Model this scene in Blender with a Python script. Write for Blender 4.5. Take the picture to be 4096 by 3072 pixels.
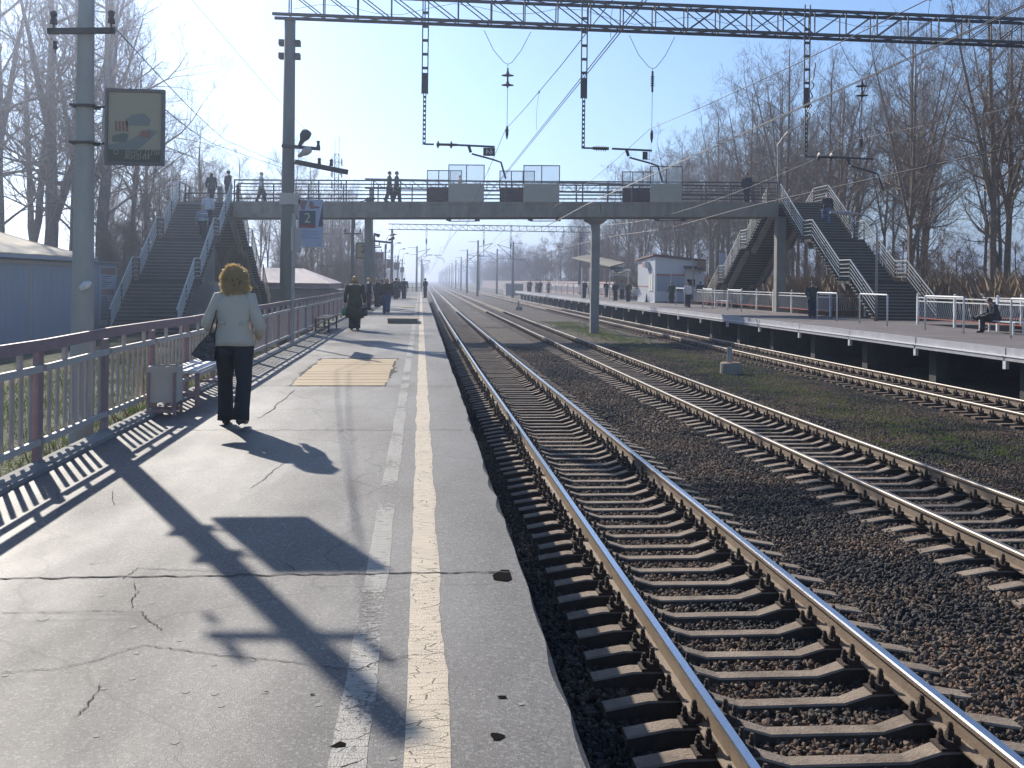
import bpy, math, random
from mathutils import Vector, Matrix, noise
# ---------------------------------------------------------------- camera, sky, sun, exposure
for o in list(bpy.data.objects): bpy.data.objects.remove(o)
SC = bpy.context.scene; COL = SC.collection
FPX, ROLL, PCX, PCY, PSI, HC = 4100.0, .0125, 2048.0, 1124.6, math.atan(365/4100), 1.62
cam = bpy.data.cameras.new('camera'); cam.sensor_width = 36; cam.lens = FPX/4096*36
cam.shift_y = (PCY-1536)/4096; cam.clip_end = 6000; cam.clip_start = .05
co = bpy.data.objects.new('camera', cam); COL.objects.link(co); SC.camera = co
_r = Vector((math.cos(PSI), -math.sin(PSI), 0)); _f = Vector((math.sin(PSI), math.cos(PSI), 0)); _u = Vector((0, 0, 1))
_a = math.atan(ROLL); _X = _r*math.cos(_a)+_u*math.sin(_a); _Y = _u*math.cos(_a)-_r*math.sin(_a)
co.matrix_world = Matrix(((_X.x, _Y.x, -_f.x, 0), (_X.y, _Y.y, -_f.y, 0), (_X.z, _Y.z, -_f.z, HC), (0, 0, 0, 1)))
SAZ, SEL = math.radians(-24.8), math.radians(30)
W = bpy.data.worlds.new("World"); SC.world = W; W.use_nodes = True
nt = W.node_tree; nt.nodes.clear()
sky = nt.nodes.new('ShaderNodeTexSky'); sky.sky_type = 'NISHITA'; sky.sun_disc = False
sky.sun_elevation = SEL; sky.sun_rotation = SAZ % (2*math.pi); sky.air_density = 1.0; sky.dust_density = .1; sky.ozone_density = 5.0
bg = nt.nodes.new('ShaderNodeBackground'); bg.inputs[1].default_value = .09
wo = nt.nodes.new('ShaderNodeOutputWorld'); tint = nt.nodes.new('ShaderNodeMix'); tint.data_type = 'RGBA'; tint.blend_type = 'MULTIPLY'; tint.inputs[0].default_value = 1; tint.inputs[7].default_value = (1.10, 1.10, 1.13, 1)
nt.links.new(sky.outputs[0], tint.inputs[6]); nt.links.new(tint.outputs[2], bg.inputs[0]); nt.links.new(bg.outputs[0], wo.inputs[0])
sl = bpy.data.lights.new('sun', 'SUN'); sl.energy = 4.8; sl.angle = math.radians(.55); sl.color = (1, .93, .82)
so = bpy.data.objects.new('sun', sl); COL.objects.link(so)
SD = Vector((math.sin(SAZ)*math.cos(SEL), math.cos(SAZ)*math.cos(SEL), math.sin(SEL)))
so.rotation_euler = SD.to_track_quat('Z', 'Y').to_euler()
SC.view_settings.view_transform = 'Standard'; SC.view_settings.look = 'None'; SC.view_settings.gamma = 1
SC.view_settings.exposure = .62
SC.cycles.max_bounces = 6; SC.cycles.transparent_max_bounces = 12; SC.cycles.volume_bounces = 0
SC.cycles.use_denoising = True
SC.cycles.sample_clamp_indirect = 4
R = random.Random(7)
# ---------------------------------------------------------------- helpers
def ray(x, y):
    a = ((x-PCX)+ROLL*(y-PCY))/FPX; b = ((y-PCY)-ROLL*(x-PCX))/FPX
    return Vector((math.cos(PSI)*a+math.sin(PSI), math.cos(PSI)-math.sin(PSI)*a, -b))
CO = Vector((0, 0, HC))
def hz(x, y, z=0.0):
    d = ray(x, y); return CO+d*((z-HC)/d.z)
def hy(x, y, Y):
    d = ray(x, y); return CO+d*(Y/d.y)
def hx(x, y, X):
    d = ray(x, y); return CO+d*(X/d.x)
V = Vector
def N(nt, t, **k):
    n = nt.nodes.new(t)
    for a, b in k.items(): setattr(n, a, b)
    return n
MATS = {}
def mat(name, c, rough=.7, metal=0.0, c2=None, scale=3.0, amt=1.0, bump=0.0, bscale=40.0, spec=.5, trans=0, emit=None, sss=0, detail=4, stretch=None, alpha=None, rvar=0, obj=False):
    if name in MATS: return MATS[name]
    m = bpy.data.materials.new(name); m.use_nodes = True; t = m.node_tree; b = t.nodes['Principled BSDF']
    b.inputs['Roughness'].default_value = rough; b.inputs['Metallic'].default_value = metal
    b.inputs['Specular IOR Level'].default_value = spec
    b.inputs['Base Color'].default_value = (*c, 1)
    geo = N(t, 'ShaderNodeNewGeometry'); src = geo.outputs['Position']
    if obj: src = N(t, 'ShaderNodeTexCoord').outputs['Object']
    if stretch:
        mp = N(t, 'ShaderNodeMapping'); mp.inputs['Scale'].default_value = stretch; t.links.new(src, mp.inputs[0]); src = mp.outputs[0]
    if c2:
        nz = N(t, 'ShaderNodeTexNoise'); nz.inputs['Scale'].default_value = scale; nz.inputs['Detail'].default_value = detail; nz.inputs['Roughness'].default_value = .65
        t.links.new(src, nz.inputs['Vector'])
        cr = N(t, 'ShaderNodeValToRGB'); cr.color_ramp.elements[0].position = .5-.25/amt; cr.color_ramp.elements[1].position = .5+.25/amt
        cr.color_ramp.elements[0].color = (*c, 1); cr.color_ramp.elements[1].color = (*c2, 1)
        t.links.new(nz.outputs[0], cr.inputs[0]); t.links.new(cr.outputs[0], b.inputs['Base Color'])
        if rvar:
            mr = N(t, 'ShaderNodeMapRange'); mr.inputs[3].default_value = rough-rvar; mr.inputs[4].default_value = rough+rvar
            t.links.new(nz.outputs[0], mr.inputs[0]); t.links.new(mr.outputs[0], b.inputs['Roughness'])
    if bump:
        nb = N(t, 'ShaderNodeTexNoise'); nb.inputs['Scale'].default_value = bscale; nb.inputs['Detail'].default_value = 5
        t.links.new(src, nb.inputs['Vector']); bp = N(t, 'ShaderNodeBump'); bp.inputs['Strength'].default_value = bump; bp.inputs['Distance'].default_value = .02
        t.links.new(nb.outputs[0], bp.inputs['Height']); t.links.new(bp.outputs[0], b.inputs['Normal'])
    if trans:
        tr = N(t, 'ShaderNodeBsdfTranslucent'); tr.inputs[0].default_value = (*c, 1); mx = N(t, 'ShaderNodeMixShader'); mx.inputs[0].default_value = trans
        t.links.new(b.outputs[0], mx.inputs[1]); t.links.new(tr.outputs[0], mx.inputs[2]); t.links.new(mx.outputs[0], t.nodes['Material Output'].inputs[0])
    if alpha is not None: b.inputs['Alpha'].default_value = alpha
    MATS[name] = m; return m
class MB:
    def __init__(s): s.v = []; s.f = []; s.m = []; s.k = 0; s.sm = False
    def add(s, vs, fs, k=None):
        n = len(s.v); s.v += [tuple(p) for p in vs]; s.f += [tuple(n+i for i in f) for f in fs]; s.m += [s.k if k is None else k]*len(fs); return s
    def box(s, c, d, rz=0, M=None, k=None):
        x, y, z = d[0]/2, d[1]/2, d[2]/2; c = V(c)
        ps = [V((i*x, j*y, l*z)) for i in (-1, 1) for j in (-1, 1) for l in (-1, 1)]
        if M is None: M = Matrix.Rotation(rz, 3, 'Z')
        return s.add([c+M@p for p in ps], [(0, 1, 3, 2), (4, 6, 7, 5), (0, 4, 5, 1), (2, 3, 7, 6), (0, 2, 6, 4), (1, 5, 7, 3)], k)
    def bb(s, a, b, k=None):
        return s.box([(a[i]+b[i])/2 for i in range(3)], [abs(b[i]-a[i]) for i in range(3)], k=k)
    def bar(s, p, q, w, h=None, up=(0, 0, 1), k=None):
        p, q = V(p), V(q); h = h or w; d = q-p; L = d.length
        if L < 1e-6: return s
        d /= L; u = V(up)
        if abs(d.dot(u)) > .98: u = V((0, 1, 0))
        x = d.cross(u).normalized(); z = x.cross(d)
        return s.box((p+q)/2, (w, L, h), M=Matrix((x, d, z)).transposed(), k=k)
    def tube(s, pts, r, n=8, cap=True, k=None):
        pts = [V(p) for p in pts]; rr = r if isinstance(r, (list, tuple)) else [r]*len(pts)
        base = len(s.v); ref = None; L = len(pts)
        for i, p in enumerate(pts):
            d = (pts[min(i+1, L-1)]-pts[max(i-1, 0)])
            if d.length < 1e-9: d = V((0, 0, 1))
            d.normalize()
            if ref is None: ref = V((1, 0, 0)) if abs(d.x) < .8 else V((0, 1, 0))
            x = d.cross(ref)
            if x.length < 1e-6: x = d.cross(V((0, 0, 1)))
            x.normalize(); y = d.cross(x); ref = -y if False else x.cross(d)
            for j in range(n):
                t = 2*math.pi*j/n; s.v.append(tuple(p+(x*math.cos(t)+y*math.sin(t))*rr[i]))
        kk = s.k if k is None else k
        for i in range(L-1):
            for j in range(n):
                a = base+i*n+j; b = base+i*n+(j+1) % n; s.f.append((a, b, b+n, a+n)); s.m.append(kk)
        if cap and n > 2:
            s.f.append(tuple(base+j for j in reversed(range(n)))); s.f.append(tuple(base+(L-1)*n+j for j in range(n))); s.m += [kk, kk]
        return s
    def loft(s, rings, n=14, k=None, cap=True, pw=2.0):
        # rings: (centre, rx, ry[, yaw]) horizontal ellipses
        base = len(s.v); kk = s.k if k is None else k
        for rg in rings:
            c, rx, ry = V(rg[0]), rg[1], rg[2]; yw = rg[3] if len(rg) > 3 else 0
            for j in range(n):
                t = 2*math.pi*j/n; cx, cy = math.cos(t), math.sin(t)
                ax = abs(cx)**(2/pw)*(1 if cx > 0 else -1)*rx; ay = abs(cy)**(2/pw)*(1 if cy > 0 else -1)*ry
                s.v.append((c.x+ax*math.cos(yw)-ay*math.sin(yw), c.y+ax*math.sin(yw)+ay*math.cos(yw), c.z))
        for i in range(len(rings)-1):
            for j in range(n):
                a = base+i*n+j; b = base+i*n+(j+1) % n; s.f.append((a, b, b+n, a+n)); s.m.append(kk)
        if cap:
            s.f.append(tuple(base+j for j in reversed(range(n)))); s.f.append(tuple(base+(len(rings)-1)*n+j for j in range(n))); s.m += [kk, kk]
        return s
    def ell(s, c, r, n=10, M=None, k=None, nz=0, seed=0):
        c = V(c); base = len(s.v); kk = s.k if k is None else k; m = n//2+1
        for i in range(m+1):
            ph = math.pi*i/m
            for j in range(n):
                t = 2*math.pi*j/n; p = V((math.sin(ph)*math.cos(t)*r[0], math.sin(ph)*math.sin(t)*r[1], math.cos(ph)*r[2]))
                if nz: p *= 1+nz*noise.noise(p*(6/max(r))+V((seed, 0, 0)))
                if M: p = M@p
                s.v.append(tuple(c+p))
        for i in range(m):
            for j in range(n):
                a = base+i*n+j; b = base+i*n+(j+1) % n; s.f.append((a, a+n, b+n, b)); s.m.append(kk)
        return s
    def poly(s, pts, thick=0, k=None):
        n = len(pts)
        if not thick: return s.add(pts, [tuple(range(n))], k)
        vs = list(pts)+[V(p)-V((0, 0, thick)) for p in pts]
        return s.add(vs, [tuple(range(n)), tuple(reversed(range(n, 2*n)))]+[(i, i+n, (i+1) % n+n, (i+1) % n) for i in range(n)], k)
    def ribbon(s, pts, w, z=.004, jit=0, k=None):
        vs = []; L = len(pts)
        for i, p in enumerate(pts):
            p = V((p[0], p[1], 0)); a = V((*pts[max(i-1, 0)][:2], 0)); b = V((*pts[min(i+1, L-1)][:2], 0)); d = (b-a).normalized(); q = V((-d.y, d.x, 0))
            ww = w*(1+R.uniform(-jit, jit))/2 * (.35 if i in (0, L-1) else 1)
            vs += [p+q*ww+V((0, 0, z)), p-q*ww+V((0, 0, z))]
        return s.add(vs, [(2*i+1, 2*i+3, 2*i+2, 2*i) for i in range(L-1)], k)
def org(o):
    p = V((0, 0, 0))
    while o is not None: p = p+o.location; o = o.parent
    return p
def mesh(name, mb, ms, parent=None, smooth=False, loc=None):
    me = bpy.data.meshes.new(name); off = org(parent) if parent else V(loc or (0, 0, 0))
    vs = [(a[0]-off.x, a[1]-off.y, a[2]-off.z) for a in mb.v]
    me.from_pydata(vs, [], mb.f)
    ms = ms if isinstance(ms, (list, tuple)) else [ms]
    for m in ms: me.materials.append(m)
    if len(ms) > 1: me.polygons.foreach_set('material_index', mb.m)
    if smooth: me.polygons.foreach_set('use_smooth', [True]*len(me.polygons))
    o = bpy.data.objects.new(name, me); COL.objects.link(o); o.parent = parent
    if parent is None: o.location = off
    return o
def T(name, label, cat, loc=(0, 0, 0), group=None):
    o = bpy.data.objects.new(name, None); COL.objects.link(o); o.location = loc; o.empty_display_size = .2
    o['label'] = label; o['category'] = cat
    if group: o['group'] = group
    return o
def tag(o, label=None, cat=None, group=None, kind=None):
    if label: o['label'] = label
    if cat: o['category'] = cat
    if group: o['group'] = group
    if kind: o['kind'] = kind
    return o
def cp(o, parent=None):
    c = o.copy(); COL.objects.link(c); c.parent = parent
    for ch in list(o.children): cp(ch, c)
    return c
def text(name, s, parent, loc, h, m, rot=(math.pi/2, 0, 0), mirror=False, label=None, bold=0.0, width=None):
    cu = bpy.data.curves.new('t', 'FONT'); cu.body = s; cu.size = h; cu.extrude = .001; cu.offset = bold; cu.align_x = 'CENTER'; cu.align_y = 'CENTER'
    t = bpy.data.objects.new('t', cu); COL.objects.link(t); bpy.context.view_layer.update()
    dg = bpy.context.evaluated_depsgraph_get(); me = bpy.data.meshes.new_from_object(t.evaluated_get(dg)); bpy.data.objects.remove(t)
    M = Matrix.Translation(V(loc)) @ V(rot).to_track_quat('Z', 'Y').to_matrix().to_4x4() if False else Matrix.Translation(V(loc)-org(parent))
    from mathutils import Euler
    M = M @ Euler(rot).to_matrix().to_4x4()
    sx = 1
    if width and len(me.vertices):
        xs = [v.co.x for v in me.vertices]; sx = width/max(1e-6, max(xs)-min(xs))
    M = M @ Matrix.Diagonal((-sx if mirror else sx, 1, 1, 1)); me.transform(M)
    me.materials.clear(); me.materials.append(m)
    o = bpy.data.objects.new(name, me); COL.objects.link(o); o.parent = parent
    return o
# ---------------------------------------------------------------- materials
M_conc = mat('concrete_grey', (.20, .195, .18), .85, c2=(.29, .28, .26), scale=1.5, bump=.4, bscale=30)
M_conc_d = mat('concrete_weathered', (.17, .16, .13), .9, c2=(.31, .285, .235), scale=1.6, stretch=(1.5, 1.5, .35), bump=.5, bscale=25)
M_pole = mat('pole_concrete', (.30, .29, .27), .85, c2=(.46, .45, .41), scale=2.2, stretch=(1, 1, .35), bump=.4, bscale=40)
M_pole2 = mat('mast_concrete', (.14, .145, .13), .85, c2=(.2, .2, .18), scale=2.5, stretch=(1, 1, .4), bump=.3, bscale=30)
M_steel = mat('weathered_steel', (.045, .045, .05), .6, c2=(.08, .07, .065), scale=4, metal=.2)
M_wire = mat('wire_metal', (.10, .095, .09), .45, metal=.6)
M_rust = mat('rail_rust', (.16, .11, .075), .75, c2=(.25, .19, .13), scale=6, bump=.25, bscale=60)
M_head = mat('rail_polished', (.62, .62, .64), .2, metal=1, c2=(.5, .49, .5), scale=8, stretch=(20, .6, 1), rvar=.06)
M_head2 = mat('rail_dull', (.22, .20, .18), .5, metal=.5, c2=(.16, .14, .12), scale=5)
M_sleeper = mat('sleeper_concrete', (.13, .095, .068), .9, c2=(.34, .265, .195), scale=3.2, bump=.5, bscale=50)
M_shadedirt = mat('shaded_side_dirt', (.030, .023, .017), .95, c2=(.06, .045, .032), scale=14)  # sleeper sides: dirt brown taken near black, their shade put into the colour
M_wsleep = mat('sleeper_old_brown', (.13, .085, .055), .9, c2=(.22, .15, .10), scale=5, bump=.5, bscale=50)
M_fast = mat('fastening_iron', (.035, .025, .02), .8, c2=(.07, .045, .03), scale=30, bump=.3, bscale=80)
M_mauve = mat('mauve_paint', (.24, .15, .16), .6, c2=(.33, .23, .235), scale=6, bump=.3, bscale=50)
M_beige = mat('beige_picket_paint', (.44, .33, .29), .7, c2=(.54, .44, .39), scale=5, bump=.2, bscale=40)
M_railp = mat('pale_rail_paint', (.42, .38, .34), .6, c2=(.5, .46, .43), scale=5)
M_white = mat('white_paint', (.70, .71, .72), .5, c2=(.56, .56, .55), scale=3)
M_railgrey = mat('galvanised_rail', (.36, .37, .37), .45, c2=(.26, .26, .26), scale=4, metal=.35)
M_srail = mat('stair_rail_paint', (.62, .62, .56), .35, c2=(.5, .5, .46), scale=4)
M_red = mat('red_stripe_paint', (.42, .08, .05), .6, c2=(.3, .1, .07), scale=6)
M_kiosk = mat('blue_grey_siding', (.27, .32, .39), .6, c2=(.36, .40, .46), scale=1.6, stretch=(2, 2, .3))
M_tent = mat('cream_tarpaulin', (.74, .62, .44), .6, c2=(.64, .54, .4), scale=.8, bump=.6, bscale=3, trans=.3)
M_tent2 = mat('pinkish_sheet_roof', (.62, .47, .40), .5, c2=(.7, .57, .5), scale=.6)
M_board = mat('timber_boards', (.31, .21, .10), .75, c2=(.46, .34, .19), scale=6, stretch=(.6, 8, 1), bump=.4, bscale=20)
M_boardd = mat('grey_timber', (.16, .13, .1), .8, c2=(.28, .23, .17), scale=6, stretch=(.6, 8, 1))
M_bark = mat('bark_grey', (.10, .085, .07), .9, c2=(.19, .165, .135), scale=6, bump=.5, bscale=20)
M_barkR = mat('bark_brown', (.13, .098, .07), .9, c2=(.28, .22, .165), scale=5, bump=.5, bscale=20)
M_twig = mat('twig_brown', (.19, .14, .095), .8, c2=(.28, .215, .155), scale=2)
M_brush = mat('dry_brush', (.17, .12, .075), .9, c2=(.32, .235, .15), scale=1.5)
M_skin = mat('skin', (.55, .36, .27), .55)
M_black = mat('black_cloth', (.022, .022, .027), .8, c2=(.045, .045, .052), scale=12)
M_denim = mat('denim', (.06, .085, .15), .85, c2=(.1, .13, .21), scale=14)
M_hairb = mat('blond_hair', (.55, .38, .16), .45, trans=.35)
M_haircore = mat('hair_core', (.17, .11, .07), .5)
M_haird = mat('dark_hair', (.05, .035, .025), .5)
M_hairr = mat('golden_curls', (.90, .74, .46), .35, c2=(1, .93, .74), scale=28, trans=.7)
M_leather = mat('black_leather', (.025, .025, .03), .25, c2=(.05, .05, .055), scale=9, bump=1.0, bscale=14)
M_glassy = mat('mesh_screen', (.6, .66, .7), .4, alpha=.22)
M_panel = mat('screen_panel_grey', (.33, .32, .26), .7, c2=(.40, .38, .32), scale=2)
M_brown = mat('brown_panel', (.09, .06, .05), .8)
M_dark = mat('dark_void', (.01, .01, .012), .95)
def ccol(n, c, **k): return mat('cloth_'+n, c, .85, c2=tuple(min(1, x*1.35+.004) for x in c), scale=10, **k)
# platform asphalt: speckled, worn, cracked
def asphalt():
    m = bpy.data.materials.new('worn_asphalt'); m.use_nodes = True; t = m.node_tree; b = t.nodes['Principled BSDF']; L = t.links.new
    g = N(t, 'ShaderNodeNewGeometry').outputs['Position']
    def nz(s, d=4, st=None, r=.6):
        n = N(t, 'ShaderNodeTexNoise'); n.inputs['Scale'].default_value = s; n.inputs['Detail'].default_value = d; n.inputs['Roughness'].default_value = r
        if st:
            mp = N(t, 'ShaderNodeMapping'); mp.inputs['Scale'].default_value = st; L(g, mp.inputs[0]); L(mp.outputs[0], n.inputs['Vector'])
        else: L(g, n.inputs['Vector'])
        return n.outputs[0]
    def ramp(x, a, b_, ca, cb):
        c = N(t, 'ShaderNodeValToRGB'); e = c.color_ramp.elements; e[0].position = a; e[1].position = b_; e[0].color = (*ca, 1); e[1].color = (*cb, 1); L(x, c.inputs[0]); return c.outputs[0]
    def mix(f, a, b_, mode='MIX'):
        n = N(t, 'ShaderNodeMix', data_type='RGBA', blend_type=mode)
        if isinstance(f, float): n.inputs[0].default_value = f
        else: L(f, n.inputs[0])
        for i, q in ((6, a), (7, b_)):
            if isinstance(q, tuple): n.inputs[i].default_value = (*q, 1)
            else: L(q, n.inputs[i])
        return n.outputs[2]
    big = nz(.8, 5, (1, .35, 1)); c = ramp(big, .35, .68, (.066, .057, .050), (.104, .094, .085))
    fine = nz(55, 3); c = mix(ramp(fine, .45, .62, (0, 0, 0), (.5, .5, .5)), c, (.15, .14, .13))
    dk = nz(90, 2); c = mix(ramp(dk, .3, .4, (.6, .6, .6), (0, 0, 0)), c, (.05, .05, .05))
    vo = N(t, 'ShaderNodeTexVoronoi'); vo.inputs['Scale'].default_value = 9; L(g, vo.inputs['Vector'])
    c = mix(ramp(vo.outputs['Distance'], .03, .05, (.8, .8, .8), (0, 0, 0)), c, (.30, .29, .26))
    va = N(t, 'ShaderNodeTexVoronoi'); va.inputs['Scale'].default_value = 95; L(g, va.inputs['Vector']); sc = N(t, 'ShaderNodeSeparateColor'); L(va.outputs['Color'], sc.inputs[0])
    c = mix(ramp(sc.outputs[0], .80, .86, (0, 0, 0), (.6, .6, .6)), c, (.22, .21, .19)); c = mix(ramp(sc.outputs[1], .84, .88, (0, 0, 0), (.6, .6, .6)), c, (.035, .033, .03))
    v1 = N(t, 'ShaderNodeTexVoronoi'); v1.inputs['Scale'].default_value = 1.3; L(g, v1.inputs['Vector'])
    c = mix(ramp(v1.outputs['Distance'], .014, .02, (.6, .6, .6), (0, 0, 0)), c, (.45, .44, .38))
    scr = nz(1.6, 3, (1.2, .12, 1)); c = mix(ramp(scr, .66, .74, (0, 0, 0), (.35, .35, .35)), c, (.3, .3, .3))
    v = N(t, 'ShaderNodeTexVoronoi', feature='DISTANCE_TO_EDGE'); v.inputs['Scale'].default_value = .30
    wn = N(t, 'ShaderNodeTexNoise'); wn.inputs['Scale'].default_value = 2.2; wn.inputs['Detail'].default_value = 6; L(g, wn.inputs['Vector'])
    ad = N(t, 'ShaderNodeVectorMath', operation='MULTIPLY_ADD'); L(wn.outputs[1], ad.inputs[0]); ad.inputs[1].default_value = (.5, .5, 0); L(g, ad.inputs[2]); L(ad.outputs[0], v.inputs['Vector'])
    crk = ramp(v.outputs[0], .0008, .0022, (1, 1, 1), (0, 0, 0)); c = mix(crk, c, (.03, .03, .03))
    L(c, b.inputs['Base Color'])
    rr = N(t, 'ShaderNodeMapRange'); rr.inputs[1].default_value = .35; rr.inputs[2].default_value = .68; rr.inputs[3].default_value = .74; rr.inputs[4].default_value = .55; L(big, rr.inputs[0]); L(rr.outputs[0], b.inputs['Roughness'])
    b.inputs['Specular IOR Level'].default_value = .55
    bn = nz(160, 4); n2 = nz(3, 3)
    bp = N(t, 'ShaderNodeBump'); bp.inputs['Strength'].default_value = .5; bp.inputs['Distance'].default_value = .006; L(bn, bp.inputs['Height'])
    bq = N(t, 'ShaderNodeBump'); bq.inputs['Strength'].default_value = .35; bq.inputs['Distance'].default_value = .02; L(n2, bq.inputs['Height']); L(bp.outputs[0], bq.inputs['Normal']); L(bq.outputs[0], b.inputs['Normal'])
    return m
M_asph = asphalt()
def paint(name, col, wear):   # worn paint over asphalt, transparent where it has flaked
    m = mat(name, col, .6, c2=tuple(x*.78 for x in col), scale=4, bump=.3, bscale=120, amt=1.2); t = m.node_tree; b = t.nodes['Principled BSDF']; L = t.links.new
    g = N(t, 'ShaderNodeNewGeometry').outputs['Position']; n = N(t, 'ShaderNodeTexNoise'); n.inputs['Scale'].default_value = 26; n.inputs['Detail'].default_value = 6; n.inputs['Roughness'].default_value = .75; L(g, n.inputs['Vector'])
    n2 = N(t, 'ShaderNodeTexNoise'); n2.inputs['Scale'].default_value = 1.1; n2.inputs['Detail'].default_value = 3; L(g, n2.inputs['Vector'])
    s = N(t, 'ShaderNodeMath', operation='ADD'); L(n.outputs[0], s.inputs[0]); L(n2.outputs[0], s.inputs[1])
    v = N(t, 'ShaderNodeTexVoronoi', feature='DISTANCE_TO_EDGE'); v.inputs['Scale'].default_value = 16
    mp = N(t, 'ShaderNodeMapping'); mp.inputs['Scale'].default_value = (.45, 1.5, 1); L(g, mp.inputs[0]); L(mp.outputs[0], v.inputs['Vector'])
    c = N(t, 'ShaderNodeMapRange'); c.inputs[1].default_value = wear-.06; c.inputs[2].default_value = wear+.06; L(s.outputs[0], c.inputs[0])
    c2 = N(t, 'ShaderNodeMapRange'); c2.inputs[1].default_value = .008; c2.inputs[2].default_value = .022; L(v.outputs[0], c2.inputs[0])
    mu = N(t, 'ShaderNodeMath', operation='MULTIPLY'); L(c.outputs[0], mu.inputs[0]); L(c2.outputs[0], mu.inputs[1]); L(mu.outputs[0], b.inputs['Alpha'])
    return m
M_cream = paint('cream_line_paint', (.56, .45, .31), .60)
M_worn = paint('faded_line_paint', (.30, .275, .235), .88)
def groundmat(name, cols, scale, bump, bs, spec=.3):
    m = mat(name, cols[0], .9, spec=spec); t = m.node_tree; b = t.nodes['Principled BSDF']; L = t.links.new
    g = N(t, 'ShaderNodeNewGeometry').outputs['Position']
    vo = N(t, 'ShaderNodeTexVoronoi'); vo.inputs['Scale'].default_value = scale; L(g, vo.inputs['Vector'])
    sp = N(t, 'ShaderNodeSeparateColor'); L(vo.outputs['Color'], sp.inputs[0])
    c = N(t, 'ShaderNodeValToRGB'); e = c.color_ramp.elements; e[0].color = (*cols[0], 1); e[1].color = (*cols[-1], 1)
    for i, q in enumerate(cols[1:-1]): x = e.new((i+1)/(len(cols)-1)); x.color = (*q, 1)
    L(sp.outputs[0], c.inputs[0])
    n = N(t, 'ShaderNodeTexNoise'); n.inputs['Scale'].default_value = .5; n.inputs['Detail'].default_value = 5; L(g, n.inputs['Vector'])
    mx = N(t, 'ShaderNodeMix', data_type='RGBA', blend_type='MULTIPLY'); mx.inputs[0].default_value = 1; L(c.outputs[0], mx.inputs[6])
    c3 = N(t, 'ShaderNodeValToRGB'); c3.color_ramp.elements[0].color = (.55, .55, .58, 1); c3.color_ramp.elements[1].color = (1.1, 1.05, 1, 1); c3.color_ramp.elements[0].position = .35; c3.color_ramp.elements[1].position = .65
    L(n.outputs[0], c3.inputs[0]); L(c3.outputs[0], mx.inputs[7]); L(mx.outputs[2], b.inputs['Base Color'])
    bp = N(t, 'ShaderNodeBump'); bp.inputs['Strength'].default_value = bump; bp.inputs['Distance'].default_value = .05
    v2 = N(t, 'ShaderNodeTexVoronoi'); v2.inputs['Scale'].default_value = bs; L(g, v2.inputs['Vector']); L(v2.outputs['Distance'], bp.inputs['Height']); bp.invert = True; L(bp.outputs[0], b.inputs['Normal'])
    return m
M_ball = groundmat('ballast_gravel', [(.045, .04, .036), (.085, .07, .055), (.12, .09, .065), (.15, .13, .11)], 17, 1, 17)
M_soil = groundmat('dry_soil', [(.07, .055, .04), (.11, .09, .06), (.09, .085, .045)], 12, 1, 9)
M_lawn = groundmat('spring_lawn', [(.06, .075, .025), (.09, .11, .035), (.12, .11, .06)], 10, 1, 14)
M_grass = mat('grass_blades', (.09, .13, .02), .7, c2=(.20, .21, .06), scale=2.5, trans=.35)
# ---------------------------------------------------------------- ground
ZR = -1.10            # rail head
ZB = -1.42            # ballast surface
TAB = [(0, .07), (8, .045), (20, .0), (30, -.05), (50, -.08), (80, -.08), (110, 0), (150, .16), (200, .34), (283, .62), (400, 1.3), (540, 2.3), (800, 4.4), (1200, 8.0), (2000, 16)]
def xo(y):
    if y <= 0: return TAB[0][1]
    for (a, p), (b, q) in zip(TAB, TAB[1:]):
        if y <= b: t = (y-a)/(b-a); return p+(q-p)*t
    return TAB[-1][1]
def strip(name, xs, ys, zf, m, kind='structure'):
    mb = MB(); nx = len(xs)
    for y in ys:
        for x in xs: mb.v.append((x+xo(y), y, zf(x, y)))
    for j in range(len(ys)-1):
        for i in range(nx-1): a = j*nx+i; mb.f.append((a, a+1, a+nx+1, a+nx)); mb.m.append(0)
    o = mesh(name, mb, m, smooth=True); tag(o, kind=kind); return o
def n2(x, y, s=1.0): return noise.noise(V((x*s, y*s, 3.1)))
ys = [-12+i*1.0 for i in range(60)]+[48+i*3 for i in range(60)]+[228+i*20 for i in range(90)]
def zg(x, y):
    if x < -3.4: return -.82+.05*n2(x, y, .5)
    if x < -2.4: return -.85
    if x < .4: return ZB-.12
    if x < 8.6:
        d = min(abs(x-2.64), abs(x-6.92)); return (ZB+.0 if d < .8 else ZB+.05 if x > 2.64 else ZB-.03)+.012*n2(x, y, 1.3)
    if x < 12.0: return ZB+.06+.015*n2(x, y, .8)
    if x < 15.5: return ZB+.055+.02*n2(x, y, 1)
    if x < 17: return ZB-.02
    if x < 19: return ZB+.05
    return min(-.45, ZB+.1+(x-19)*.15 if x < 21 else -1.05+(x-21)*.16)+.10*n2(x, y, .6)
far = MB()
gx = [-900, -300, -120, -60, -30, -18, -10, -6, -3.5, -3.35, -2.5, 0, .6]
strip('ground', gx, ys, lambda x, y: zg(x, y)-(0 if x > -3.4 else 0), M_lawn)
strip('track_bed', [.6+i*.5 for i in range(17)], ys, zg, M_ball)
strip('grass_verge', [8.6+i*.425 for i in range(9)], ys, zg, M_ball)
strip('track_bed', [12+i*.5 for i in range(9)], ys, zg, M_ball)
strip('ground', [16, 17, 18, 19, 20, 21, 23, 26, 30, 40, 60, 120, 300, 900], ys, lambda x, y: zg(x, y), M_soil)
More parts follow.
